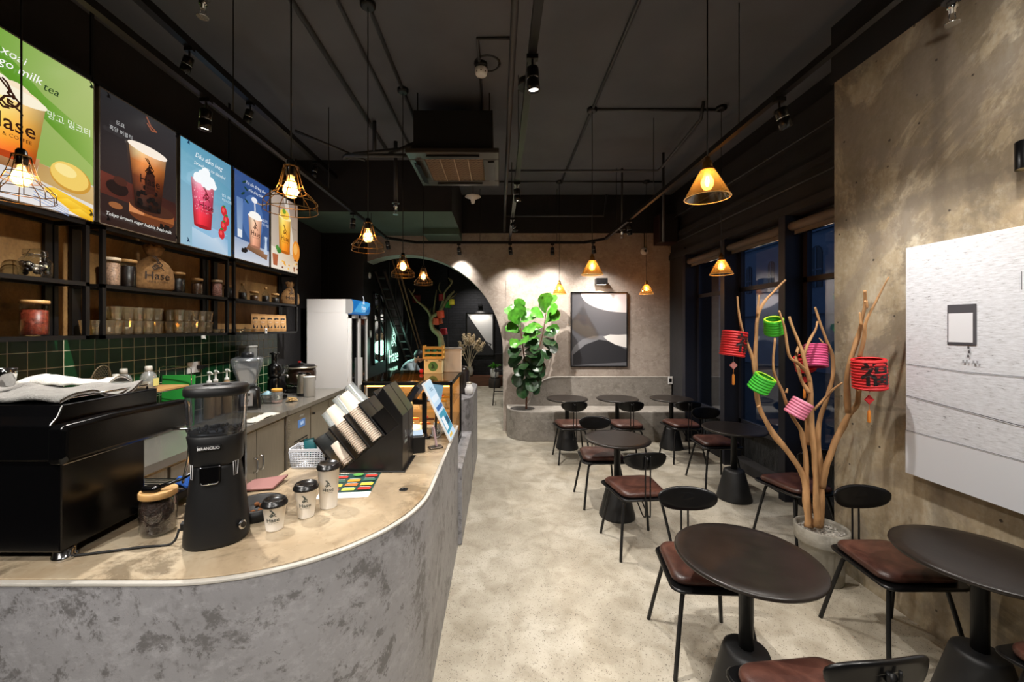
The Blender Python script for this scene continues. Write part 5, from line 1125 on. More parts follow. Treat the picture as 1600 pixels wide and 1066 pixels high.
# ------------------------------------------------------------------ take-away cups in front
def cup_mesh(r0, r1, h): return MB().lathe([(r0*.92,.004), (r0,.0), (r0*1.005,.004), (r1,h-.004), (r1+.003,h-.003), (r1+.003,h), (r1-.001,h)], n=36, cap1=False)
def lid_mesh(r, h): return MB().lathe([(r+.0035,h-.006), (r+.0045,h-.004), (r+.0045,h+.002), (r+.001,h+.004), (r-.001,h+.013), (r-.004,h+.016), (r-.008,h+.0155), (r-.012,h+.010), (r-.03,h+.009), (.0,h+.0095)], n=36, cap0=False, cap1=False)
BLID = mat('black_lid', (18,17,17), .28)
for x, y, r0, r1, h, lab in ((-.846,1.50,.029,.041,.098,'smallest white paper cup with black lid, leftmost of the three on the counter'), (-.776,1.60,.030,.043,.118,'middle-height white paper cup with black lid between the other two'), (-.722,1.685,.034,.043,.170,'tallest white paper cup with black lid, beside the menu sheet')):
    t = thing('takeaway_cup', lab, 'cup', (x, y, CT), 0, 'paper cups on the counter'); cup_mesh(r0, r1, h).build('paper_cup', PAPER, t); l = lid_mesh(r1, h).build('lid', BLID, t)
    MB().rbox((-.006,-r1+.016,h+.009), (.006,-r1+.022,h+.0105), .002).build('sip_hole', RUBBER, l)
    A = Art(cyl_map((0,0,0), (r0+r1)/2, -pi/2+.35, h*.50, .0012, (r1-r0)/h)); A.brand(0, -h*.02 if h < .15 else 0, .021, (22,44,40)); A.build('print', PRINT, t)
# menu sheet
ms = thing('menu_sheet', 'dark green printed menu sheet lying on the counter by the tall cup', 'menu', (-.715,1.915,CT), 0)
def qd(x, y, l=0):   # skewed placement of an ordinary sheet
    return Vector((x*cos(.10)-y*sin(.10), x*sin(.10)+y*cos(.10), .0006+.0003*l))
A = Art(qd); W2, H2 = .115, .15
A.rect(-W2,-H2,W2,H2,(238,238,236)); A.rect(-W2,-H2+.06,W2,H2,(22,62,58))
for i in range(3):
    for j in range(4):
        if (i, j) == (1, 3): continue
        x, y = -W2+.020+i*.072, -H2+.075+j*.052; A.rect(x, y, x+.058, y+.030, [(186,52,40), (214,150,50), (230,196,70), (196,206,90), (60,100,84), (206,110,50)][(i*3+j*2) % 6]); A.rect(x+.004, y+.033, x+.05, y+.037, (210,220,214))
A.ell(.01,.115,.026,.02,(86,150,70)); A.text('Hase', -.06, .13, .022, (226,236,230)); A.text('menu', .03, -H2+.03, .022, (60,60,60), shear=.3); A.build('sheet_print', PRINT, ms)
# ------------------------------------------------------------------ slanted cup dispensers
DA, DB = Vector((-.633,0,.774)), Vector((.774,0,.633)); P0 = Vector((-.832,0,CT))
DISP = mat('dispenser_black', (13,13,14), .32)
def dispenser(lab, y0, y1):
    t = thing('cup_dispenser', lab, 'cup dispenser', (0,0,0)); X = lambda k, l: (lambda p: (p.x, p.z))(P0+DB*(.1*k)+DA*l)
    m = MB(); m.prism([X(0,0)[:1]+(CT,), (-.505,CT), (-.505,CT+.295), (-.609,CT+.445), X(4,.185), X(4,0)], 'y', y0, y1)
    m.box((-.838,y0-.004,CT), (-.490,y1+.004,CT+.008)); m.build('body', DISP, t, bevel=.003)
    for k in range(5):
        a, b = P0+DB*(.1*k-.006), P0+DB*(.1*k+.006); L = .217
        pts = [(a.x,a.z), (b.x,b.z), ((b+DA*L).x, (b+DA*L).z), ((a+DA*L).x, (a+DA*L).z)]
        MB().prism(pts[::-1], 'y', y0, y1).build('slot_divider', DISP, t, bevel=.003)
    for l in (.03, .10): 
        pts = [X(3.15, l), X(3.9, l), X(3.9, l+.05), X(3.15, l+.05)]
    MB().prism([X(3.1,.0), X(3.9,.0), X(3.9,.12), X(3.1,.12)][::-1], 'y', y0+.02, y1-.02).build('lid_stack', BLID, t)
    A = Art(plane_map((-.5045,(y0+y1)/2,CT+.15), (0,1,0), (0,0,1))); A.brand(0,0,.03,(196,206,200), False); A.build('print', PRINT, t)
    return t
dispenser('near one of the two black slanted cup dispensers on the counter', 2.08, 2.205)
dispenser('far one of the two black slanted cup dispensers, behind the near one', 2.213, 2.338)
ROT = Vector((0,0,1)).rotation_difference(DA)
def cupstack(k, y, n, mt, lab, grp, h=.105, l0=.012, r=.040, pitch=.0115, closed=True):
    m = MB().lathe([(r+.001,.0), (r+.003,.002), (r+.002,.0045), (r-.0025,.006), (r*.70,h), (r*.66,h), (0,h-.001)], n=24, cap0=False, cap1=False)
    o = tag(m.build('paper_cup' if mt is PAPER else 'plastic_cup', mt), lab, 'cup', grp); o.rotation_mode = 'QUATERNION'; o.rotation_quaternion = ROT
    base = P0+DB*(.1*k+.05); o.location = base+DA*l0+Vector((0,y,0))
    for i in range(1, n):
        c = o.copy(); COL.objects.link(c); c.location = base+DA*(l0+pitch*i)+Vector((0,y,0))
    return o
KP = mat('cream_cup', (222,206,188), .6)
cupstack(0, 2.142, 3, KP, 'white paper cup in the lowest slot of the near dispenser', 'cups in the lowest slot')
cupstack(1, 2.142, 17, KP, 'cream paper cup nested in the second slot stack of the near dispenser', 'cups in the second slot')
cupstack(2, 2.142, 18, KP, 'cream paper cup nested in the third slot stack of the near dispenser', 'cups in the third slot')
cupstack(0, 2.275, 9, CLEARM, 'clear plastic cup in the lowest slot stack of the far dispenser', 'clear cups in the lowest far slot', .13, .09, .040)
cupstack(1, 2.275, 14, CLEARM, 'clear plastic cup in the second slot stack of the far dispenser', 'clear cups in the second far slot', .13, .06, .040)
cupstack(2, 2.275, 14, CLEARM, 'clear plastic cup in the third slot stack of the far dispenser', 'clear cups in the third far slot', .13, .07, .040)
# basket
bk = thing('plastic_basket', 'white perforated plastic basket between the steel bench and the cup dispensers', 'basket', (-1.04,2.20,CT), .05); m = MB(); BW = mat('basket_white', (214,218,226), .4)
def wallgrid(p0, p1, hgt, nx, nz):
    p0, p1 = Vector(p0), Vector(p1)
    for i in range(nx+1): q = p0.lerp(p1, i/nx); m.tube([q, q+Vector((q.x*.12, q.y*.12, hgt))], .0030, None, 4)
    for j in range(nz+1): f = j/nz; a = p0+Vector((p0.x*.12*f, p0.y*.12*f, hgt*f)); b = p1+Vector((p1.x*.12*f, p1.y*.12*f, hgt*f)); m.tube([a, b], .0034, None, 4)
c4 = [(-.08,-.055,.006), (.08,-.055,.006), (.08,.055,.006), (-.08,.055,.006)]
for i in range(4): wallgrid(c4[i], c4[(i+1) % 4], .085, 12 if i % 2 == 0 else 8, 7)
m.rbox((-.082,-.057,.0), (.082,.057,.006), .01); m.build('basket_walls', BW, bk)
m = MB(); m.loft([[(x,y,z) for x, y in rrect(.094,.066,.015,4)] for z in (.088,.104)]+[[(x,y,.104) for x, y in rrect(.088,.060,.012,4)], [(x,y,.088) for x, y in rrect(.088,.060,.012,4)]], None, False, False, False); m.build('rim', BW, bk)
t = tag(MB().lathe([(.03,0), (.042,.02), (.042,.06), (.03,.075), (0,.08)], n=24).build('sauce_bottle', mat('slate_grey', (74,80,92), .5)), 'grey round container inside the white basket', 'container'); t.location = (-.99,2.20,CT+.008)
t = tag(MB().loft([[(x, y, z) for x, y in rrect(a, b, .01, 3)] for a, b, z in ((.03,.012,0), (.034,.016,.05), (.03,.008,.12), (.026,.003,.13))], None).build('teal_pouch', mat('teal_pack', (18,92,98), .4)), 'teal printed pouch sticking out of the white basket', 'pouch'); t.location = (-1.03,2.21,CT+.012); t.rotation_euler = (0,-.2,.1)
# ------------------------------------------------------------------ cashier's corner
ts = thing('customer_display', 'bright blue and white slanted display sign facing the customers', 'display', (-.42,2.74,CT))
def slab(nm, parent, p0, p1, y0, y1, th, mt, bev=.003):
    p0, p1 = Vector((p0[0],0,p0[1])), Vector((p1[0],0,p1[1])); d = (p1-p0).normalized(); n = Vector((d.z,0,-d.x))*th/2
    pts = [(v.x, v.z) for v in (p0-n, p0+n, p1+n, p1-n)]; return MB().prism(pts, 'y', y0, y1).build(nm, mt, parent, bevel=bev)
slab('panel', ts, (.10,.004), (-.085,.385), -.13, .13, .014, WHITE)
q0, q1 = Vector((.10,0,.004)), Vector((-.085,0,.385)); d = (q1-q0).normalized(); nn = Vector((d.z,0,-d.x)); o = (q0+q1)/2+nn*.0078
A = Art(plane_map(o, (0,1,0), d, 0)); A.rect(-.125,-.205,.125,.205,(196,220,240)); A.rect(-.115,-.16,.115,-.02,(60,150,176)); A.rect(-.10,-.14,-.01,-.05,(236,240,244)); A.rect(.01,-.12,.10,-.07,(24,80,110)); A.rect(-.11,.0,.11,.03,(50,100,160)); A.rect(-.10,.06,.10,.10,(226,236,246)); A.text('Hase', 0, .15, .05, (30,90,130)); A.rect(-.11,-.19,.0,-.17,(230,190,90)); A.build('screen_print', LIT, ts)
slab('panel_stand', ts, (-.02,.0), (-.01,.20), -.02, .02, .012, BLK)
pos = thing('till_monitor', 'black till monitor on a stand, seen from its side behind the cup dispensers', 'monitor', (-.60,2.80,CT))
slab('screen', pos, (-.10,.12), (.06,.36), -.15, .15, .030, mat('monitor_back', (22,26,34), .3)); slab('screen_glass', pos, (-.117,.14), (.034,.366), -.14, .14, .006, BLKG)
MB().rbox((-.10,-.11,0), (.13,.11,.014), .02).rbox((.06,-.02,.01), (.09,.02,.30), .006).box((.0,-.03,.22), (.07,.03,.25)).build('stand', BLK, pos)
cr = thing('card_reader', 'small black card reader with a pale top next to the cup dispensers', 'card reader', (-.50,2.43,CT), .3)
MB().rbox((-.045,-.04,0), (.045,.05,.10), .01).build('body', BLK, cr); m = MB(); m.box((-.035,-.035,.10), (.035,.04,.104), rot=Matrix.Rotation(.5,3,'X')); m.build('pale_screen', mat('pale_screen', (150,170,190), .3), cr)
ph = thing('phone_on_stand', 'slim pinkish phone standing upright in a small metal stand at the counter edge', 'phone', (-.40,2.50,CT), .5)
m = MB(); m.rbox((-.045,-.03,0), (.045,.03,.010), .012); m.build('stand_base', mat('dark_chrome', (90,80,70), .25, .8), ph); m = MB(); m.box((-.008,-.014,.01), (.000,.014,.14), rot=Matrix.Rotation(-.16,3,'Y')); m.build('phone_body', mat('pink_phone', (206,176,184), .3), ph, bevel=.003)
cbk = MB(); rnd = random.Random(5)
for k in range(5):
    pts = [(rnd.uniform(-.02,.05), rnd.uniform(-.10,.10), .008+rnd.uniform(0,.09)*(j % 2)) for j in range(7)]; cbk.tube(pts, .0028, None, 6, 5)
tag(cbk.build('cable_bundle', mat('pale_cable', (190,190,192), .5)), 'tangle of pale cables behind the customer display', 'cables').location = (-.455,2.80,CT)
tag(MB().rbox((-.10,-.07,0), (.10,.07,.004), .004).build('glass_pad', mat('slate_pad', (86,96,98), .2)), 'flat dark slate pad lying under the customer display', 'pad').location = (-.44,2.90,CT+.001)
# cake display case
dc = thing('cake_display_case', 'black framed glass cake case glowing warm at the end of the counter', 'display case', (-.745,3.62,.60))
w2, d2, h2 = .365, .40, .655; fr_ = .02; m = MB()
for x in (-w2, w2-fr_):
    for y in (-d2, d2-fr_): m.box((x,y,0), (x+fr_,y+fr_,h2))
for z in (0, h2-.03):
    for y in (-d2, d2-fr_): m.box((-w2,y,z), (w2,y+fr_,z+.03))
    for x in (-w2, w2-fr_): m.box((x,-d2,z), (x+fr_,d2,z+.03))
m.box((-w2,-d2,0), (w2,d2,.06)); m.build('frame', BLKS, dc, bevel=.003)
m = MB(); m.box((-w2+.01,-d2+.006,.06), (w2-.01,-d2+.010,h2-.03)); m.box((w2-.010,-d2+.01,.06), (w2-.006,d2-.01,h2-.03)); m.build('glass_sides', glass('case_glass', (250,244,236), .04, .01, .3), dc)
MB().box((-w2+.0,-d2+.0,h2), (w2,d2,h2+.008)).build('glass_top', glass('case_top', (214,196,160), .25, .04, 1), dc)
MB().box((-w2+.01,d2-.012,.06), (w2-.01,d2-.008,h2-.03)).build('back_panel', mat('warm_panel', (206,170,120), .6), dc)
for z in (.24, .43): MB().box((-w2+.015,-d2+.015,z), (w2-.015,d2-.015,z+.006)).build('glass_shelf', CLEAR, dc)
ll = MB().box((-w2+.03,-d2+.03,h2-.045), (w2-.03,-d2+.06,h2-.03)).build('light_strip', mat('case_strip', (255,200,120), .4, emit=(255,190,100), es=9), dc)
for z in (.40, .60): light('lamp', 'POINT', (0,-.12,z), 9, (1,.68,.34), dc, .05)
m = MB(); m.box((w2-.19,-d2-.004,h2-.16), (w2-.08,-d2-.001,h2-.02), rot=Matrix.Rotation(.15,3,'Y')); m.build('paper_notice', mat('blue_notice', (120,170,206), .6), dc)
CK = [mat('cake_yellow', (226,172,70), .6), mat('cake_red', (176,44,30), .5), mat('cake_choc', (84,46,28), .6), mat('cake_cream', (236,216,180), .6), mat('cake_orange', (226,120,40), .5)]
rnd = random.Random(11); cols_ = ('yellow','red','chocolate','cream','orange'); n_ = 0
for lvl, z in enumerate((.665, .851, 1.041)):
    for k in range(5):
        for j in range(2):
            c = rnd.randrange(5); x, y = -1.02+.135*k, 3.32+.17*j; t = thing('cake_slice', cols_[c]+' cake slice, '+('first','second','third','fourth','fifth')[k]+' from the left, '+('front','back')[j]+' row, '+('bottom','middle','top')[lvl]+' level of the case', 'cake', (x, y, z), rnd.uniform(-.3,.3), 'cakes in the display case')
            MB().prism([(-.04,-.03), (.045,0), (-.04,.03)], 'z', 0, .035).build('sponge', CK[3], t); MB().prism([(-.041,-.031), (.046,0), (-.041,.031)], 'z', .035, .052).sphere((-.015,0,.058), .010, CK[1], 8, 6).build('topping', CK[c], t)
tb_ = thing('menu_holder', 'cream upright board standing on top of the cake case', 'board', (-.45,3.86,1.264)); MB().rbox((-.085,-.02,0), (.085,.02,.235), .008).build('panel', mat('cream_board', (214,196,176), .5), tb_); MB().box((-.088,-.022,.225), (.088,.022,.238)).build('top_edge', mat('grey_trim', (150,150,150), .4), tb_)
cx_ = thing('wooden_crate', 'small yellow wooden crate with green tins on top of the logo box', 'crate', (-.62,3.78,1.40)); m = MB(); YW = mat('yellow_wood', (206,160,76), .5, 0, .2, 10)
for z in (0, .045, .09):
    for y in (-.05, .05): m.box((-.095,y-.004,z), (.095,y+.004,z+.022))
    for x in (-.09, .09): m.box((x-.004,-.05,z), (x+.004,.05,z+.022))
for x in (-.09,.09):
    for y in (-.05,.05): m.box((x-.007,y-.007,0), (x+.007,y+.007,.125))
m.box((-.09,-.05,.0), (.09,.05,.006)); m.build('slats', YW, cx_)
for k in range(3):
    t = tag(MB().lathe([(.022,0), (.024,.004), (.024,.075), (.018,.09), (.010,.10)], n=16).build('green_tin', mat('green_tin', (40,96,60), .35)), ('left','middle','right')[k]+' green tin standing in the small wooden crate', 'tin'); t.location = (-.68+.06*k, 3.78, 1.408)
lb = thing('logo_box', 'cream slatted box with a green round emblem under the small crate', 'box', (-.62,3.78,1.264)); MB().rbox((-.085,-.05,0), (.085,.05,.133), .004).build('box', mat('cream_box', (214,198,150), .5), lb)
A = Art(plane_map((0,-.0505,.066), (1,0,0), (0,0,1))); A.ell(0,0,.045,.045,(70,120,56),28); A.hare(0,.0,.05,(30,60,30),.005); A.rect(-.07,.05,-.05,.056,(90,60,30)); A.rect(.05,.05,.07,.056,(90,60,30)); A.build('emblem', PRINT, lb)
tag(MB().sphere((0,0,0), .02).build('red_ornament', mat('red_gloss', (190,30,40), .3)), 'small red ball on the left of the wooden crate', 'ornament').location = (-.735,3.76,1.284)
# things beyond on the counter end
t = thing('white_jug', 'white rounded jar on the far counter end beside the cake case', 'jar', (-.34,4.50,.931)); MB().lathe([(.03,0), (.045,.02), (.05,.07), (.035,.10), (.03,.11), (.036,.125)], n=24).build('body', WHITE, t); MB().lathe([(.036,.125), (.034,.14), (.01,.15)], n=20).build('lid', STEEL, t)
t = thing('water_dispenser', 'dark drink dispenser on the far counter end', 'dispenser', (-.42,4.62,.931)); MB().lathe([(.07,0), (.075,.02), (.075,.26), (.06,.30), (.02,.32)], n=24).build('tank', mat('dark_tank', (40,34,30), .2), t); MB().tube([(.07,-.02,.05), (.11,-.03,.05), (.11,-.03,.03)], .008).build('tap', CHROME, t)
# ------------------------------------------------------------------ fiddle-leaf fig
LEAF = mat('fig_leaf', (74,138,42), .32, 0, .35, 14, .25, 30); LEAFD = mat('fig_leaf_dark', (28,62,26), .35, 0, .35, 14, .25, 30); VEIN = mat('leaf_vein', (150,190,96), .5)  # dark green for most lower leaves, bright green for the upper ones
BARK = mat('brown_bark', (96,58,38), .7, 0, .25, 20, .5, 60)
def leaf(m, base, d, up, L, Wd, droop, mt, n=7):
    d = d.normalized(); s = d.cross(up).normalized(); u = s.cross(d).normalized(); prof = [.10, .42, .60, .72, .90, 1.0, .92, .45]; vs = []; rows = len(prof)
    for i in range(rows):
        f = i/(rows-1); c = base+d*(L*f)-Vector((0,0,1))*droop*L*f*f; hw = prof[i]*Wd/2
        for j in (-2,-1,0,1,2):
            vs.append(c+s*(hw*j/2)+u*(abs(j/2)**1.5*hw*.22+(.008*sin(i*2.6+j))*(j != 0)))
    fs = [(i*5+j, i*5+j+1, (i+1)*5+j+1, (i+1)*5+j) for i in range(rows-1) for j in range(4)]
    m.add(vs, fs, mt, True)
def fig():
    t = thing('fiddle_leaf_fig', 'tall fiddle-leaf fig with broad green leaves growing from the bench planter', 'plant', (.415,6.12,.44)); rnd = random.Random(3)
    a = [(0,0,-.02), (.005,-.01,.25), (.0,0,.55), (-.06,-.02,1.0), (-.11,-.03,1.42)]; b = [(0,0,.50), (.12,-.02,.75), (.24,-.03,1.1), (.31,-.02,1.54)]
    MB().tube(a, [.016,.014,.013,.010,.006], None, 10, 4).tube(b, [.010,.009,.008,.005], None, 8, 4).build('trunk', BARK, t); m = MB()
    for path, z0, n in ((a, .46, 25), (b, .70, 22)):
        pts, _ = smooth_path([Vector(p) for p in path], [1]*len(path), 12)
        for k in range(n):
            f = k/(n-1); zt = z0+(path[-1][2]-z0)*f; p = min(pts, key=lambda q: abs(q.z-zt)); ang = k*2.4+rnd.uniform(-.4,.4)
            el = -.75+1.75*f**1.3+rnd.uniform(-.25,.25); d = Vector((cos(ang)*cos(el), sin(ang)*cos(el)*.8, sin(el)))
            if d.y > .3: d.y *= -.5
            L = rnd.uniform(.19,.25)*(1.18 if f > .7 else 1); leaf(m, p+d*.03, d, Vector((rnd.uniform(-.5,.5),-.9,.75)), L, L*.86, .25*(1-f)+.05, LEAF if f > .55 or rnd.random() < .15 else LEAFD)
    m.build('foliage', None, t)
fig()
# ------------------------------------------------------------------ driftwood branches with paper lanterns
DW = mat('driftwood', (176,134,90), .75, 0, .35, 16, .5, 50, stretch=(1,1,.25)); POT = mat('cement_pot', (142,138,128), .8, 0, .2, 12, .3, 60)
dw = thing('driftwood_in_pot', 'tall bare driftwood branches standing in a round grey cement pot', 'branches', (2.185,2.70,0))
MB().lathe([(.118,0), (.122,.01), (.125,.235), (.146,.25), (.154,.262), (.156,.345), (.150,.352), (.138,.350), (.134,.335), (.132,.300), (.0,.300)], n=48, cap1=False).build('pot', POT, dw)
m = MB(); rnd = random.Random(9); m.lathe([(.13,.30), (.13,.318), (0,.32)], n=24, cap1=False)
for k in range(150): a = rnd.uniform(0,2*pi); r = .125*sqrt(rnd.random()); m.sphere((r*cos(a), r*sin(a), .320+rnd.uniform(0,.006)), rnd.uniform(.005,.011), None, 6, 4, (1,.8,.6))
m.build('pebbles', mat('white_pebbles', (176,172,164), .6, 0, .4, 60), dw)['kind'] = 'stuff'
def br(pts, Y0, Y1, r0, r1, m=None, org=None):
    n = len(pts); P3 = []
    for k, (zx, zy) in enumerate(pts): f = k/(n-1); P3.append(P(1080+.45*zx, 380+.45*zy, Y0+(Y1-Y0)*f)-Vector((2.185,2.70,0)))
    rs = [r0+(r1-r0)*k/(n-1) for k in range(n)]
    MB().tube(P3, rs, None, 10, 5, .55).build('branch', DW, dw); return P3
br([(405,985), (398,900), (385,800), (330,720), (270,640), (235,560), (220,440), (212,395), (180,310), (165,240), (160,185)], 2.68, 2.78, .022, .006)
br([(222,450), (224,330), (230,260), (250,210), (290,165), (328,128)], 2.745, 2.78, .014, .006)
br([(230,250), (235,180)], 2.75, 2.76, .009, .005)
br([(415,985), (400,860), (398,760), (385,660), (350,600), (318,520), (285,440), (291,330)], 2.71, 2.66, .019, .006)
br([(436,985), (432,880), (428,760), (418,620), (410,470), (375,420), (340,390), (325,300), (305,235)], 2.66, 2.62, .021, .006)
br([(410,480), (385,380), (355,300), (340,255)], 2.64, 2.68, .013, .007)
br([(410,520), (380,470), (365,400), (372,360)], 2.64, 2.74, .013, .008)
br([(445,985), (452,900), (452,820), (440,650), (470,540), (490,470), (490,390), (470,340), (445,270), (430,222)], 2.72, 2.76, .020, .006)
br([(490,385), (465,355), (445,330)], 2.75, 2.80, .009, .004)
br([(388,400), (405,350), (432,300), (438,272)], 2.68, 2.72, .010, .005)
br([(455,850), (478,745), (540,610), (575,560), (583,505)], 2.68, 2.48, .020, .012)
br([(545,590), (540,480), (555,400), (580,320), (590,280), (603,215), (603,165)], 2.52, 2.36, .016, .007)
br([(585,395), (600,330), (608,270), (640,205), (686,118)], 2.42, 2.30, .011, .004)
br([(425,580), (455,550), (490,510), (525,485)], 2.66, 2.60, .010, .005)
br([(405,700), (402,600), (415,520)], 2.72, 2.72, .014, .009)
br([(590,285), (585,240)], 2.38, 2.38, .008, .004)
for (pts, y) in (([(238,565), (228,570)], 2.70), ([(605,200), (612,225)], 2.34), ([(330,520), (334,505)], 2.67)): br(pts, y, y, .009, .004)
TREE_R = dw
def lantern(lab, c, r, h, tilt, col, char=None, char_ang=-pi/2, charm=None, inner=None, name='paper_lantern'):
    t = thing(name, lab, 'lantern', c, 0, None); mt = mat('paper_'+'_'.join(map(str, col)), col, .6, 0); n = max(6, int(h/.016)); pr = []
    for k in range(n): z = -h/2+h*k/n; pr += [(r*.955, z), (r*1.03, z+h/n/2)]
    pr.append((r*.955, h/2)); s = MB().lathe(pr, n=36, smooth=False, cap0=False, cap1=False)
    s.lathe([(rr*.97, z) for rr, z in pr][::-1], None or (0,0,0), None, 36, False, False, False)
    s = s.build('shade', mt, t); R = Matrix.Rotation(tilt[0],4,'X')@Matrix.Rotation(tilt[1],4,'Y'); s.matrix_local = R
    s.matrix_basis = R
    m = MB(); m.lathe([(r*.99,h/2-.002), (r*.80,h/2+.001), (r*.78,h/2-.004)], n=36, cap0=False, cap1=False); m.lathe([(r*.99,-h/2+.002), (r*.80,-h/2-.001)], n=36, cap0=False, cap1=False); m.build('rim_ring', mat('paper_'+'_'.join(map(str, inner or col)), inner or col, .6), s)
    if char: A = Art(cyl_map((0,0,0), r*1.035, char_ang, 0, .001)); A.text(char, 0, 0, h*.80, (22,12,14), bold=.02); A.build('character', PRINT, s)
    if charm:
        z = -h/2-.02; cm, tm = charm; m = MB(); m.tube([(0,0,-h/2+.02), (0,0,z-.03)], .001, None, 5); m.build('string', mat('pale_cable', (190,190,192)), t)
        MB().prism([(-.027,z-.045), (0,z-.072), (.027,z-.045), (0,z-.018)], 'y', -.004, .004).build('diamond_charm', cm, t)
        MB().tube([(0,0,z-.07), (0,0,z-.105)], .0012, None, 5).lathe([(.004,z-.105), (.008,z-.115), (.009,z-.175), (.004,z-.18)], n=10).build('tassel', tm, t)
    return t
RD = (206,34,40); OT = mat('orange_tassel', (226,138,50), .8); PC = mat('pink_charm', (206,130,130), .7); RC = mat('red_charm', (190,36,40), .7)
lantern('red paper lantern with a black character on the far left twig, pink charm below', P(1146,537,2.74), .078, .17, (.0,.14), RD, '福', -pi/2+.5, (PC, OT))
lantern('bright green paper lantern hanging high on the left branches', P(1209,510,2.72), .058, .11, (.35,-.25), (72,206,50), inner=(190,226,50))
lantern('pink paper lantern in front of the window between two tall branches', P(1275,556,2.78), .068, .155, (-.2,.12), (206,80,130), inner=(226,120,160))
lantern('red paper lantern half hidden behind the pink one', P(1257,568,2.90), .062, .11, (.1,-.3), RD, None, 0, (RC, OT))
lantern('green paper lantern on the lower left branch', P(1190,599,2.62), .065, .11, (.4,.3), (60,196,50), inner=(176,220,50))
lantern('pale pink paper lantern low in the middle of the branches', P(1248,638,2.58), .062, .11, (.25,.45), (226,130,160), inner=(236,170,190))
lantern('big red paper lantern with a black character on the right branch by the concrete wall', P(1358,584,2.33), .080, .175, (.05,-.10), RD, '福', -pi/2-.35, (RC, OT))
# ------------------------------------------------------------------ beyond the arch
d2_ = thing('driftwood_in_pot', 'pale driftwood branches with lanterns standing behind the arch', 'branches', (-1.294,8.75,0))
MB().lathe([(.16,0), (.17,.02), (.20,.40), (.19,.41), (.18,.38), (0,.38)], n=32, cap1=False).build('pot', POT, d2_); DW2 = mat('pale_driftwood', (150,136,96), .7, 0, .3, 10)
def br2(pts, Y0, Y1, r0, r1):
    n = len(pts); P3 = [P(560+.3376*zx, 340+.3376*zy, Y0+(Y1-Y0)*k/(n-1))-Vector((-1.294,8.75,0)) for k, (zx, zy) in enumerate(pts)]
    MB().tube(P3, [r0+(r1-r0)*k/(n-1) for k in range(n)], None, 8, 4, .3).build('branch', DW2, d2_)
br2([(385,1000), (388,760), (385,590), (375,545), (345,515), (340,465), (380,430), (415,372), (445,340)], 8.75, 8.65, .085, .02)
br2([(342,470), (320,430), (295,405), (270,385), (230,328)], 8.75, 8.55, .04, .012); br2([(250,355), (262,330)], 8.65, 8.65, .014, .008)
br2([(345,470), (352,410), (362,335)], 8.75, 8.85, .03, .01); br2([(378,430), (395,380), (400,345), (435,298), (415,280)], 8.75, 8.55, .03, .01)
br2([(412,378), (440,365), (456,350)], 8.65, 8.75, .02, .008); br2([(400,400), (392,360), (372,330), (378,300)], 8.70, 8.85, .022, .008); br2([(345,510), (330,470), (335,420)], 8.75, 8.95, .02, .01); br2([(430,300), (418,282)], 8.55, 8.55, .012, .006)
for zx, zy, c, lab, r in ((268,375,(120,30,26),'dark red lantern on the left twig of the far driftwood',.09), (388,370,(176,30,30),'red lantern high on the far driftwood',.075), (414,404,(60,160,50),'green lantern on the right of the far driftwood',.07), (432,392,(210,196,50),'yellow lantern on the right of the far driftwood',.06), (380,448,(206,76,34),'upper orange lantern on the far driftwood trunk',.08), (360,480,(200,80,40),'left lower orange lantern on the far driftwood trunk',.07), (378,480,(214,96,50),'right lower orange lantern on the far driftwood trunk',.06), (395,528,(190,36,50),'crimson lantern lowest on the far driftwood',.075)):
    lantern(lab, P(560+.3376*zx, 340+.3376*zy, 8.30+.22*((zx+zy) % 4)), r, r*1.9, (rnd.uniform(-.2,.2), rnd.uniform(-.2,.2)), c)
# staircase along the dark wall
st = thing('open_staircase', 'dark open staircase climbing along the wall behind the arch, wooden handrail', 'staircase', (0,0,0)); m = MB()
N = 13
def sp_(k): return (9.55-.22*k, .55+.165*k)
for x in (-2.09, -1.93): (y0, z0), (y1, z1) = sp_(-1), sp_(N); m.tube([(x,y0,z0-.05), (x,y1,z1-.05)], .035, None, 4)
m.build('stringers', BLK, st)
for k in range(N): y, z = sp_(k); MB().box((-2.08,y-.12,z), (-1.94,y+.12,z+.03)).build('tread', mat('dark_tread', (34,32,30), .5), st)
HR = mat('rail_wood', (104,76,42), .5); (y0, z0), (y1, z1) = sp_(0), sp_(N)
m = MB(); m.tube([(-1.90,y0,z0+.75), (-1.90,y1,z1+.75)], .022); m.tube([(-1.90,y0+.02,z0+.75), (-1.90,y0+.3,z0+.55), (-1.5,y0+.6,z0+.40)], .02); m.tube([(-1.90,y0,z0+.5), (-1.90,y1,z1+.5)], .014); m.build('handrail', HR, st)
m = MB()
for k in range(0, N, 2): y, z = sp_(k); m.tube([(-1.91,y,z), (-1.90,y,z+.75)], .008, None, 6)
m.build('balusters', BLK, st)
# neon sign
nsn = thing('neon_sign', 'green-white neon sign with a hare and the shop name on the black wall', 'neon sign', (-2.148,8.02,1.28))
MB().box((0,-.44,-.52), (.012,.44,.56)).build('backing_board', mat('sign_board', (16,22,20), .3), nsn)
NEON = cmat('neon_tube', 'lit', 2.2); A = Art(plane_map((.022,0,0), (0,1,0), (0,0,1))); c = (190,250,224)
A.hare(0,.26,.52,c,.020); A.text('Hase', 0, -.17, .36, c); A.text('TEA & COFFEE', 0, -.43, .095, c); A.build('neon_letters', NEON, nsn)
light('lamp', 'POINT', (.25,0,0), 9, (.5,1,.78), nsn, .15)
t = thing('wall_mirror', 'tall dark framed mirror on the black wall left of the neon sign', 'mirror', (-2.146,7.10,1.05)); m = MB()
for a, b, c_, d in ((-.34,-.31,0,1.25), (.31,.34,0,1.25), (-.34,.34,0,.03), (-.34,.34,1.22,1.25), (-.01,.01,0,1.25), (-.34,.34,.75,.77)): m.box((0,a,c_), (.03,b,d))
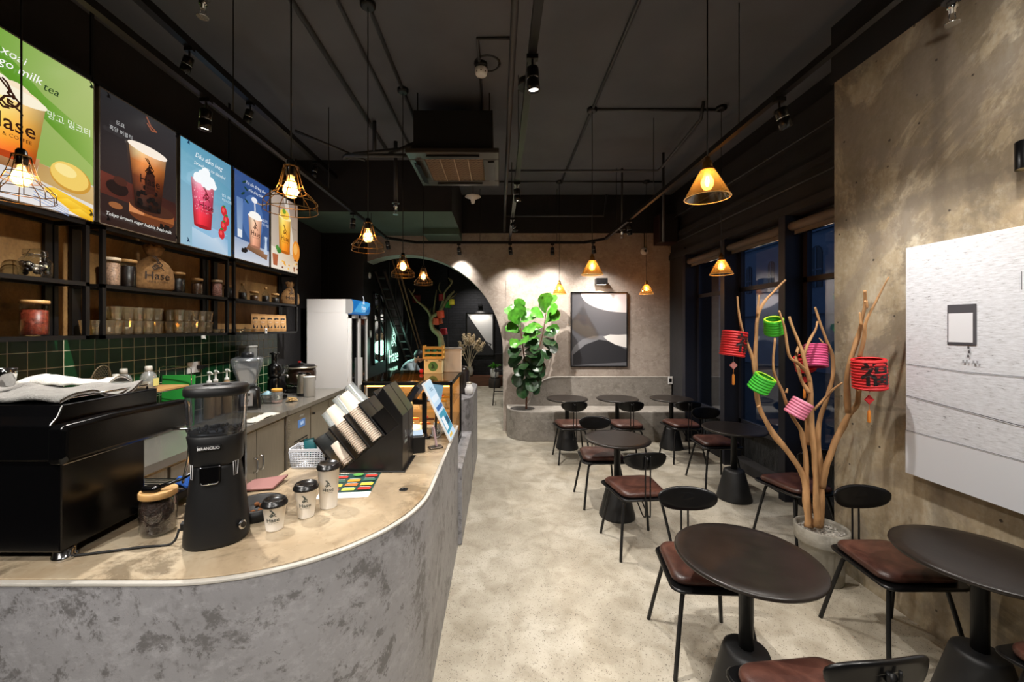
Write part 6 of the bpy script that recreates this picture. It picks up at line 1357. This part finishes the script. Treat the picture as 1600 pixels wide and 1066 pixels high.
m.build('frame', BLK, t); MB().box((.004,-.32,.02), (.010,.32,1.23)).build('mirror_glass', mat('mirror_glass', (190,195,198), .05, 1), t)
tag(MB().lathe([(.05,0), (.05,.012), (.04,.018)], mtx=Matrix.Rotation(pi/2,3,'Y')).build('wall_lamp_disc', mat('white_disc', (225,225,220), .5)), 'white round disc high on the black wall by the arch', 'wall lamp').location = (-2.148,6.58,2.55)
t = tag(MB().rbox((0,-.04,-.06), (.012,.04,.06), .004).build('light_switch', mat('grey_switch', (150,156,150), .4)), 'pale light switch on the black wall beside the fridge', 'switch'); t.location = (-2.146,6.62,1.58)
MB().box((.012,-.025,-.03), (.015,.025,.03)).build('rocker', WHITE, t)
# far room picture, ledge plants, stool
fp2 = thing('framed_picture', 'far framed picture of a white triangle on black in the back room', 'picture', (-.56,11.84,1.48)); m = MB(); hw, hh = .42, .64
for a, b, c_, d in ((-hw,-hw+.03,-hh,hh), (hw-.03,hw,-hh,hh), (-hw,hw,-hh,-hh+.03), (-hw,hw,hh-.03,hh)): m.box((a,-.04,c_), (b,0,d))
m.build('frame', BLKS, fp2); MB().box((-hw+.02,-.02,-hh+.02), (hw-.02,0,hh-.02)).build('backing', mat('dark_print_backing', (60,60,62)), fp2)
A = Art(plane_map((0,-.021,0), (1,0,0), (0,0,1))); A.rect(-hw+.03,-hh+.03,hw-.03,hh-.03,(42,42,46)); A.poly([(-hw+.03,hh-.03), (hw-.06,-hh+.16), (hw-.06,hh-.03)], (206,206,208)); A.stroke([(hw-.22,-hh+.40), (hw-.10,-hh+.34), (hw-.14,-hh+.28), (hw-.03,-hh+.10)], .03, (36,36,40)); A.build('print', PRINT, fp2)
pb = thing('picture_light', 'small lamp over the far triangle picture', 'wall lamp', (-.56,11.80,2.34)); MB().rbox((-.06,-.09,-.03), (.06,.04,.03), .006).build('housing', BLK, pb); light('lamp', 'SPOT', (0,-.10,-.05), 34, (1,.9,.75), pb, .02, 110, .4)
pv = thing('pampas_vase', 'pale vase of dried pampas grass on the far wooden ledge', 'vase', (-.86,11.58,.27)); MB().lathe([(.06,0), (.10,.05), (.12,.16), (.09,.24), (.10,.28)], n=28, cap1=False).build('vase', mat('stone_vase', (170,162,150), .8, 0, .2, 12), pv); m = MB(); PG = mat('pampas', (236,216,184), .95, 0, .2, 30); rnd = random.Random(2)
for k, (dx, dz) in enumerate(((-.30,1.00), (-.18,1.22), (-.03,1.25), (.12,1.22), (.30,1.10), (.42,.98), (-.34,.80))):
    tip = Vector((dx, rnd.uniform(-.08,.04), dz)); mid = Vector((dx*.35, 0, dz*.6)); m.tube([(0,0,.2), mid, tip], .006, None, 5, 4)
    for j in range(110):
        f = rnd.random(); b = mid.lerp(tip, .35+.65*f); d = Vector((rnd.uniform(-1,1), rnd.uniform(-1,1), rnd.uniform(-.6,1.0)))*.075*(1-.5*f); m.tube([b, b+d, b+d*1.5-Vector((0,0,.03))], [.010,.008,.003], None, 4)
m.build('grass_plumes', PG, pv)
so_ = thing('stump_stool', 'dark round stump beside the far ledge', 'stool', (-.13,11.2,0)); MB().lathe([(.16,0), (.17,.02), (.16,.24), (.15,.26)], n=24).build('stump', mat('dark_stump', (58,50,44), .8, 0, .3, 20), so_)
gp = thing('potted_fern', 'small green plant in a white pot on the dark stump', 'plant', (-.13,11.2,.262)); MB().lathe([(.07,0), (.12,.06), (.13,.26), (.12,.28), (.11,.25), (0,.25)], n=28, cap1=False).build('pot', WHITE, gp); m = MB(); rnd = random.Random(6)
for k in range(46): a = rnd.uniform(0,2*pi); e = rnd.uniform(.5,1.4); d = Vector((cos(a)*cos(e), sin(a)*cos(e), sin(e))); leaf(m, Vector((0,0,.26)), d, Vector((0,0,1)) if e < 1.2 else Vector((0,-1,0)), rnd.uniform(.15,.28), .05, .3, LEAF)
m.build('foliage', None, gp)
bsn = thing('bar_stool', 'black metal bar stool at the right edge of the arch opening', 'stool', (.06,8.8,0)); m = MB(); MB().rbox((-.17,-.17,.72), (.17,.17,.76), .03).build('seat', BLKS, bsn)
for sx in (-1,1):
    for sy in (-1,1): MB().tube([(.13*sx,.13*sy,.72), (.20*sx,.20*sy,0)], .012).build('leg', BLK, bsn)
MB().tube([(-.18,-.18,.25), (.18,-.18,.25), (.18,.18,.25), (-.18,.18,.25), (-.18,-.18,.25)], .009).build('footrest', BLK, bsn); MB().rbox((-.16,-.18,.90), (.16,-.15,1.12), .03).build('backrest', BLKS, bsn); MB().tube([(-.13,-.165,.74), (-.13,-.165,.95)], .01).tube([(.13,-.165,.74), (.13,-.165,.95)], .01).build('back_posts', BLK, bsn)
# far room lamps on its own track
track('light_track', 'black light track in the back room beyond the arch', [(-.6,7.2), (-.6,11.4)], 3.3, hangers=[(-.6,8), (-.6,10.6)])
for k, (y, a) in enumerate(((7.6,(-.2,7.6,0)), (9.4,(-.3,9.6,0)), (10.8,(-.8,11.8,1.3)))): make_spot(('near','middle','far')[k]+' spotlight on the back room track', (-.6,y,3.28), a, 260 if k < 2 else 120, 100)
# worker behind the counter end, bent over a table
TBX = thing('work_table', 'small dark table where the person in the light shirt works', 'table', (-1.33,7.95,0)); MB().rbox((-.26,-.35,.70), (.30,.35,.74), .03).build('tabletop', TBL, TBX)
for x in (-.2,.24):
    for y in (-.3,.3): MB().cyl((x,y,0), (x,y,.70), .018).build('leg', BLK, TBX)
t = thing('work_stool', 'dark stool under the seated person', 'stool', (-1.93,7.95,0)); MB().lathe([(.17,.41), (.18,.42), (.18,.44), (.16,.45)], n=28).build('seat', BLKS, t)
for k in range(4): a = pi/4+k*pi/2; MB().tube([(.12*cos(a),.12*sin(a),.41), (.18*cos(a),.18*sin(a),0)], .012).build('leg', BLK, t)
def skinned(name, chain, parent, mt, sub=2):
    """chain: list of vertices (co, radius) and edges grown into one smooth surface"""
    vs, es = chain; me = bpy.data.meshes.new(name); me.from_pydata([v[0] for v in vs], es, []); o = bpy.data.objects.new(name, me); COL.objects.link(o)
    o.modifiers.new('skin', 'SKIN'); sv = me.skin_vertices[0].data if me.skin_vertices else None
    if sv is None:
        bpy.context.view_layer.update(); sv = me.skin_vertices[0].data
    for i, v in enumerate(vs): r = v[1]; sv[i].radius = r if hasattr(r, '__len__') else (r, r); sv[i].use_root = (i == 0)
    s = o.modifiers.new('sub', 'SUBSURF'); s.levels = s.render_levels = sub
    bpy.context.view_layer.update(); ev = o.evaluated_get(bpy.context.evaluated_depsgraph_get()); nm = bpy.data.meshes.new_from_object(ev)
    for p in nm.polygons: p.use_smooth = True
    nm.materials.clear(); nm.materials.append(mt); o.modifiers.clear(); o.data = nm; o.parent = parent; return o
pr_ = thing('person', 'dark-haired person in a pale blue shirt bending over a table beyond the counter', 'person', (-1.93,7.95,0))
SK = mat('skin', (196,148,118), .5); SH = mat('pale_shirt', (176,196,206), .8, 0, .08, 14, .3, 30); TR = mat('dark_trousers', (34,36,42), .8); HA = mat('black_hair', (16,13,13), .5, 0, .3, 60)
try:
    V = [((0,0,.50),(.13,.15)), ((.03,0,.66),(.12,.145)), ((.10,0,.82),(.12,.16)), ((.19,0,.95),(.10,.15)), ((.245,0,1.02),(.055,.06)), ((.28,0,1.06),(.05,.05)),
         ((.19,.19,.95),(.06,.06)), ((.27,.24,.80),(.042,.042)), ((.42,.18,.765),(.033,.033)), ((.52,.12,.762),(.024,.028)),
         ((.19,-.19,.95),(.06,.06)), ((.27,-.24,.80),(.042,.042)), ((.42,-.18,.765),(.033,.033)), ((.52,-.12,.762),(.024,.028)),
         ((.06,.10,.50),(.10,.10)), ((.42,.12,.52),(.07,.07)), ((.44,.12,.26),(.05,.05)), ((.43,.12,.05),(.04,.04)), ((.56,.13,.03),(.035,.03)),
         ((.06,-.10,.50),(.10,.10)), ((.42,-.12,.52),(.07,.07)), ((.44,-.12,.26),(.05,.05)), ((.43,-.12,.05),(.04,.04)), ((.56,-.13,.03),(.035,.03))]
    E = [(0,1),(1,2),(2,3),(3,4),(4,5),(3,6),(6,7),(7,8),(8,9),(3,10),(10,11),(11,12),(12,13),(0,14),(14,15),(15,16),(16,17),(17,18),(0,19),(19,20),(20,21),(21,22),(22,23)]
    body = skinned('body', (V, E), pr_, SK)
    body.data.materials.append(SH); body.data.materials.append(TR)
    for p in body.data.polygons:
        c = p.center
        if c.z < .56 and (c.x > .02 or c.z < .5): p.material_index = 2
        elif not ((c.x > .33) or (c.x > .235 and c.z > .99 and abs(c.y) < .09)): p.material_index = 1
except Exception as ex:
    print('skin failed', ex)
# head, turned down towards the table
q = Quaternion((0,1,0), .75); hc = Vector((.335,0,1.115)); m = MB()
m.sphere(hc, .098, SK, 20, 14, (.95,.80,1.12), q); m.sphere(hc+q@Vector((.062,0,-.055)), .045, SK, 14, 10, (1,.9,.9), q)
m.sphere(hc+q@Vector((.098,0,-.010)), .018, SK, 10, 8, (1,.7,1.2), q)
for s in (-1,1): m.sphere(hc+q@Vector((.0,.080*s,-.005)), .024, SK, 10, 8, (.6,.35,1.1), q); m.sphere(hc+q@Vector((.084,.030*s,.018)), .010, mat('eye_dark', (30,24,22), .3), 8, 6, (.5,1,.5), q)
m.sphere(hc+q@Vector((.088,0,-.052)), .016, mat('lips', (160,90,80), .5), 10, 6, (.4,1.2,.35), q); m.build('head', None, pr_)
m = MB(); m.sphere(hc+q@Vector((-.018,0,.022)), .108, HA, 24, 16, (.98,.84,1.02), q); m.sphere(hc+q@Vector((.045,0,.075)), .055, HA, 16, 10, (1,1.2,.6), q)
for k in range(60): a = rnd.uniform(0,2*pi); b = rnd.uniform(.2,1.3); d = q@Vector((cos(a)*sin(b)-.2, sin(a)*sin(b)*.85, cos(b))); m.tube([hc+d*.09, hc+d*.112+q@Vector((.0,0,-.012))], [.010,.003], HA, 5)
m.build('hair', None, pr_)
for s in (-1,1):   # hands: palm, four bent fingers and a thumb
    o = Vector((.53,.115*s,.758)); vs = [(o,(.024,.014)), (o+Vector((.045,-.01*s,.004)),(.034,.013))]; es = [(0,1)]
    m = MB(); m.sphere(o+Vector((.03,-.005*s,.004)), .034, SK, 12, 8, (1.2,1,.42))
    for k in range(4):
        L = (.062,.072,.068,.052)[k]; b = o+Vector((.062,(-.030+.018*k)*s,.004)); m.tube([b-Vector((.012,0,0)), b+Vector((L*.4,0,.008)), b+Vector((L*.8,0,.0)), b+Vector((L,0,-.006))], [.0085,.008,.0075,.006], SK, 8, 3)
    b = o+Vector((.012,-.030*s,.0)); m.tube([b, b+Vector((.025,-.018*s,.004)), b+Vector((.048,-.020*s,0))], [.010,.009,.007], SK, 8, 3); m.build('hand', SK, pr_)
t = tag(MB().lathe([(.04,0), (.045,.01), (.045,.17), (.018,.22), (.018,.27)], n=20).build('green_bottle', mat('green_bottle', (36,100,76), .2)), 'dark green bottle on the table in front of the seated person', 'bottle'); t.location = (-1.24,7.86,.741)
# white power outlet at the bench end
t = tag(MB().rbox((-.035,-.01,-.06), (.035,0,.06), .004).build('wall_socket', WHITE), 'small white wall plate at the right end of the bench', 'socket'); t.location = (2.73,6.36,.85); MB().box((-.02,-.013,-.03), (.02,-.009,.03)).build('rocker', BLK, t)
# roller blinds above the windows
for i in range(3):
    y0, y1 = posts[i][1]+.01, posts[i+1][0]-.01
    t = thing('roller_blind', ('rolled grey window blind next to the concrete wall','rolled grey window blind of the middle window','rolled grey window blind of the far window')[i], 'blind', (2.83, (y0+y1)/2, 2.67)); L = (y1-y0)/2
    MB().cyl((0,-L,0), (0,L,0), .042, None, None, 20).build('roll', mat('blind_fabric', (96,88,80), .8), t); MB().box((.025,-L,-.075), (.035,L,-.0)).build('hem_cloth', mat('blind_fabric', (96,88,80)), t); MB().cyl((.03,-L,-.08), (.03,L,-.08), .008).build('hem_bar', CHROME, t); MB().box((-.02,-L-.008,-.03), (.05,-L,.05)).box((-.02,L,-.03), (.05,L+.008,.05)).build('bracket', CHROME, t)
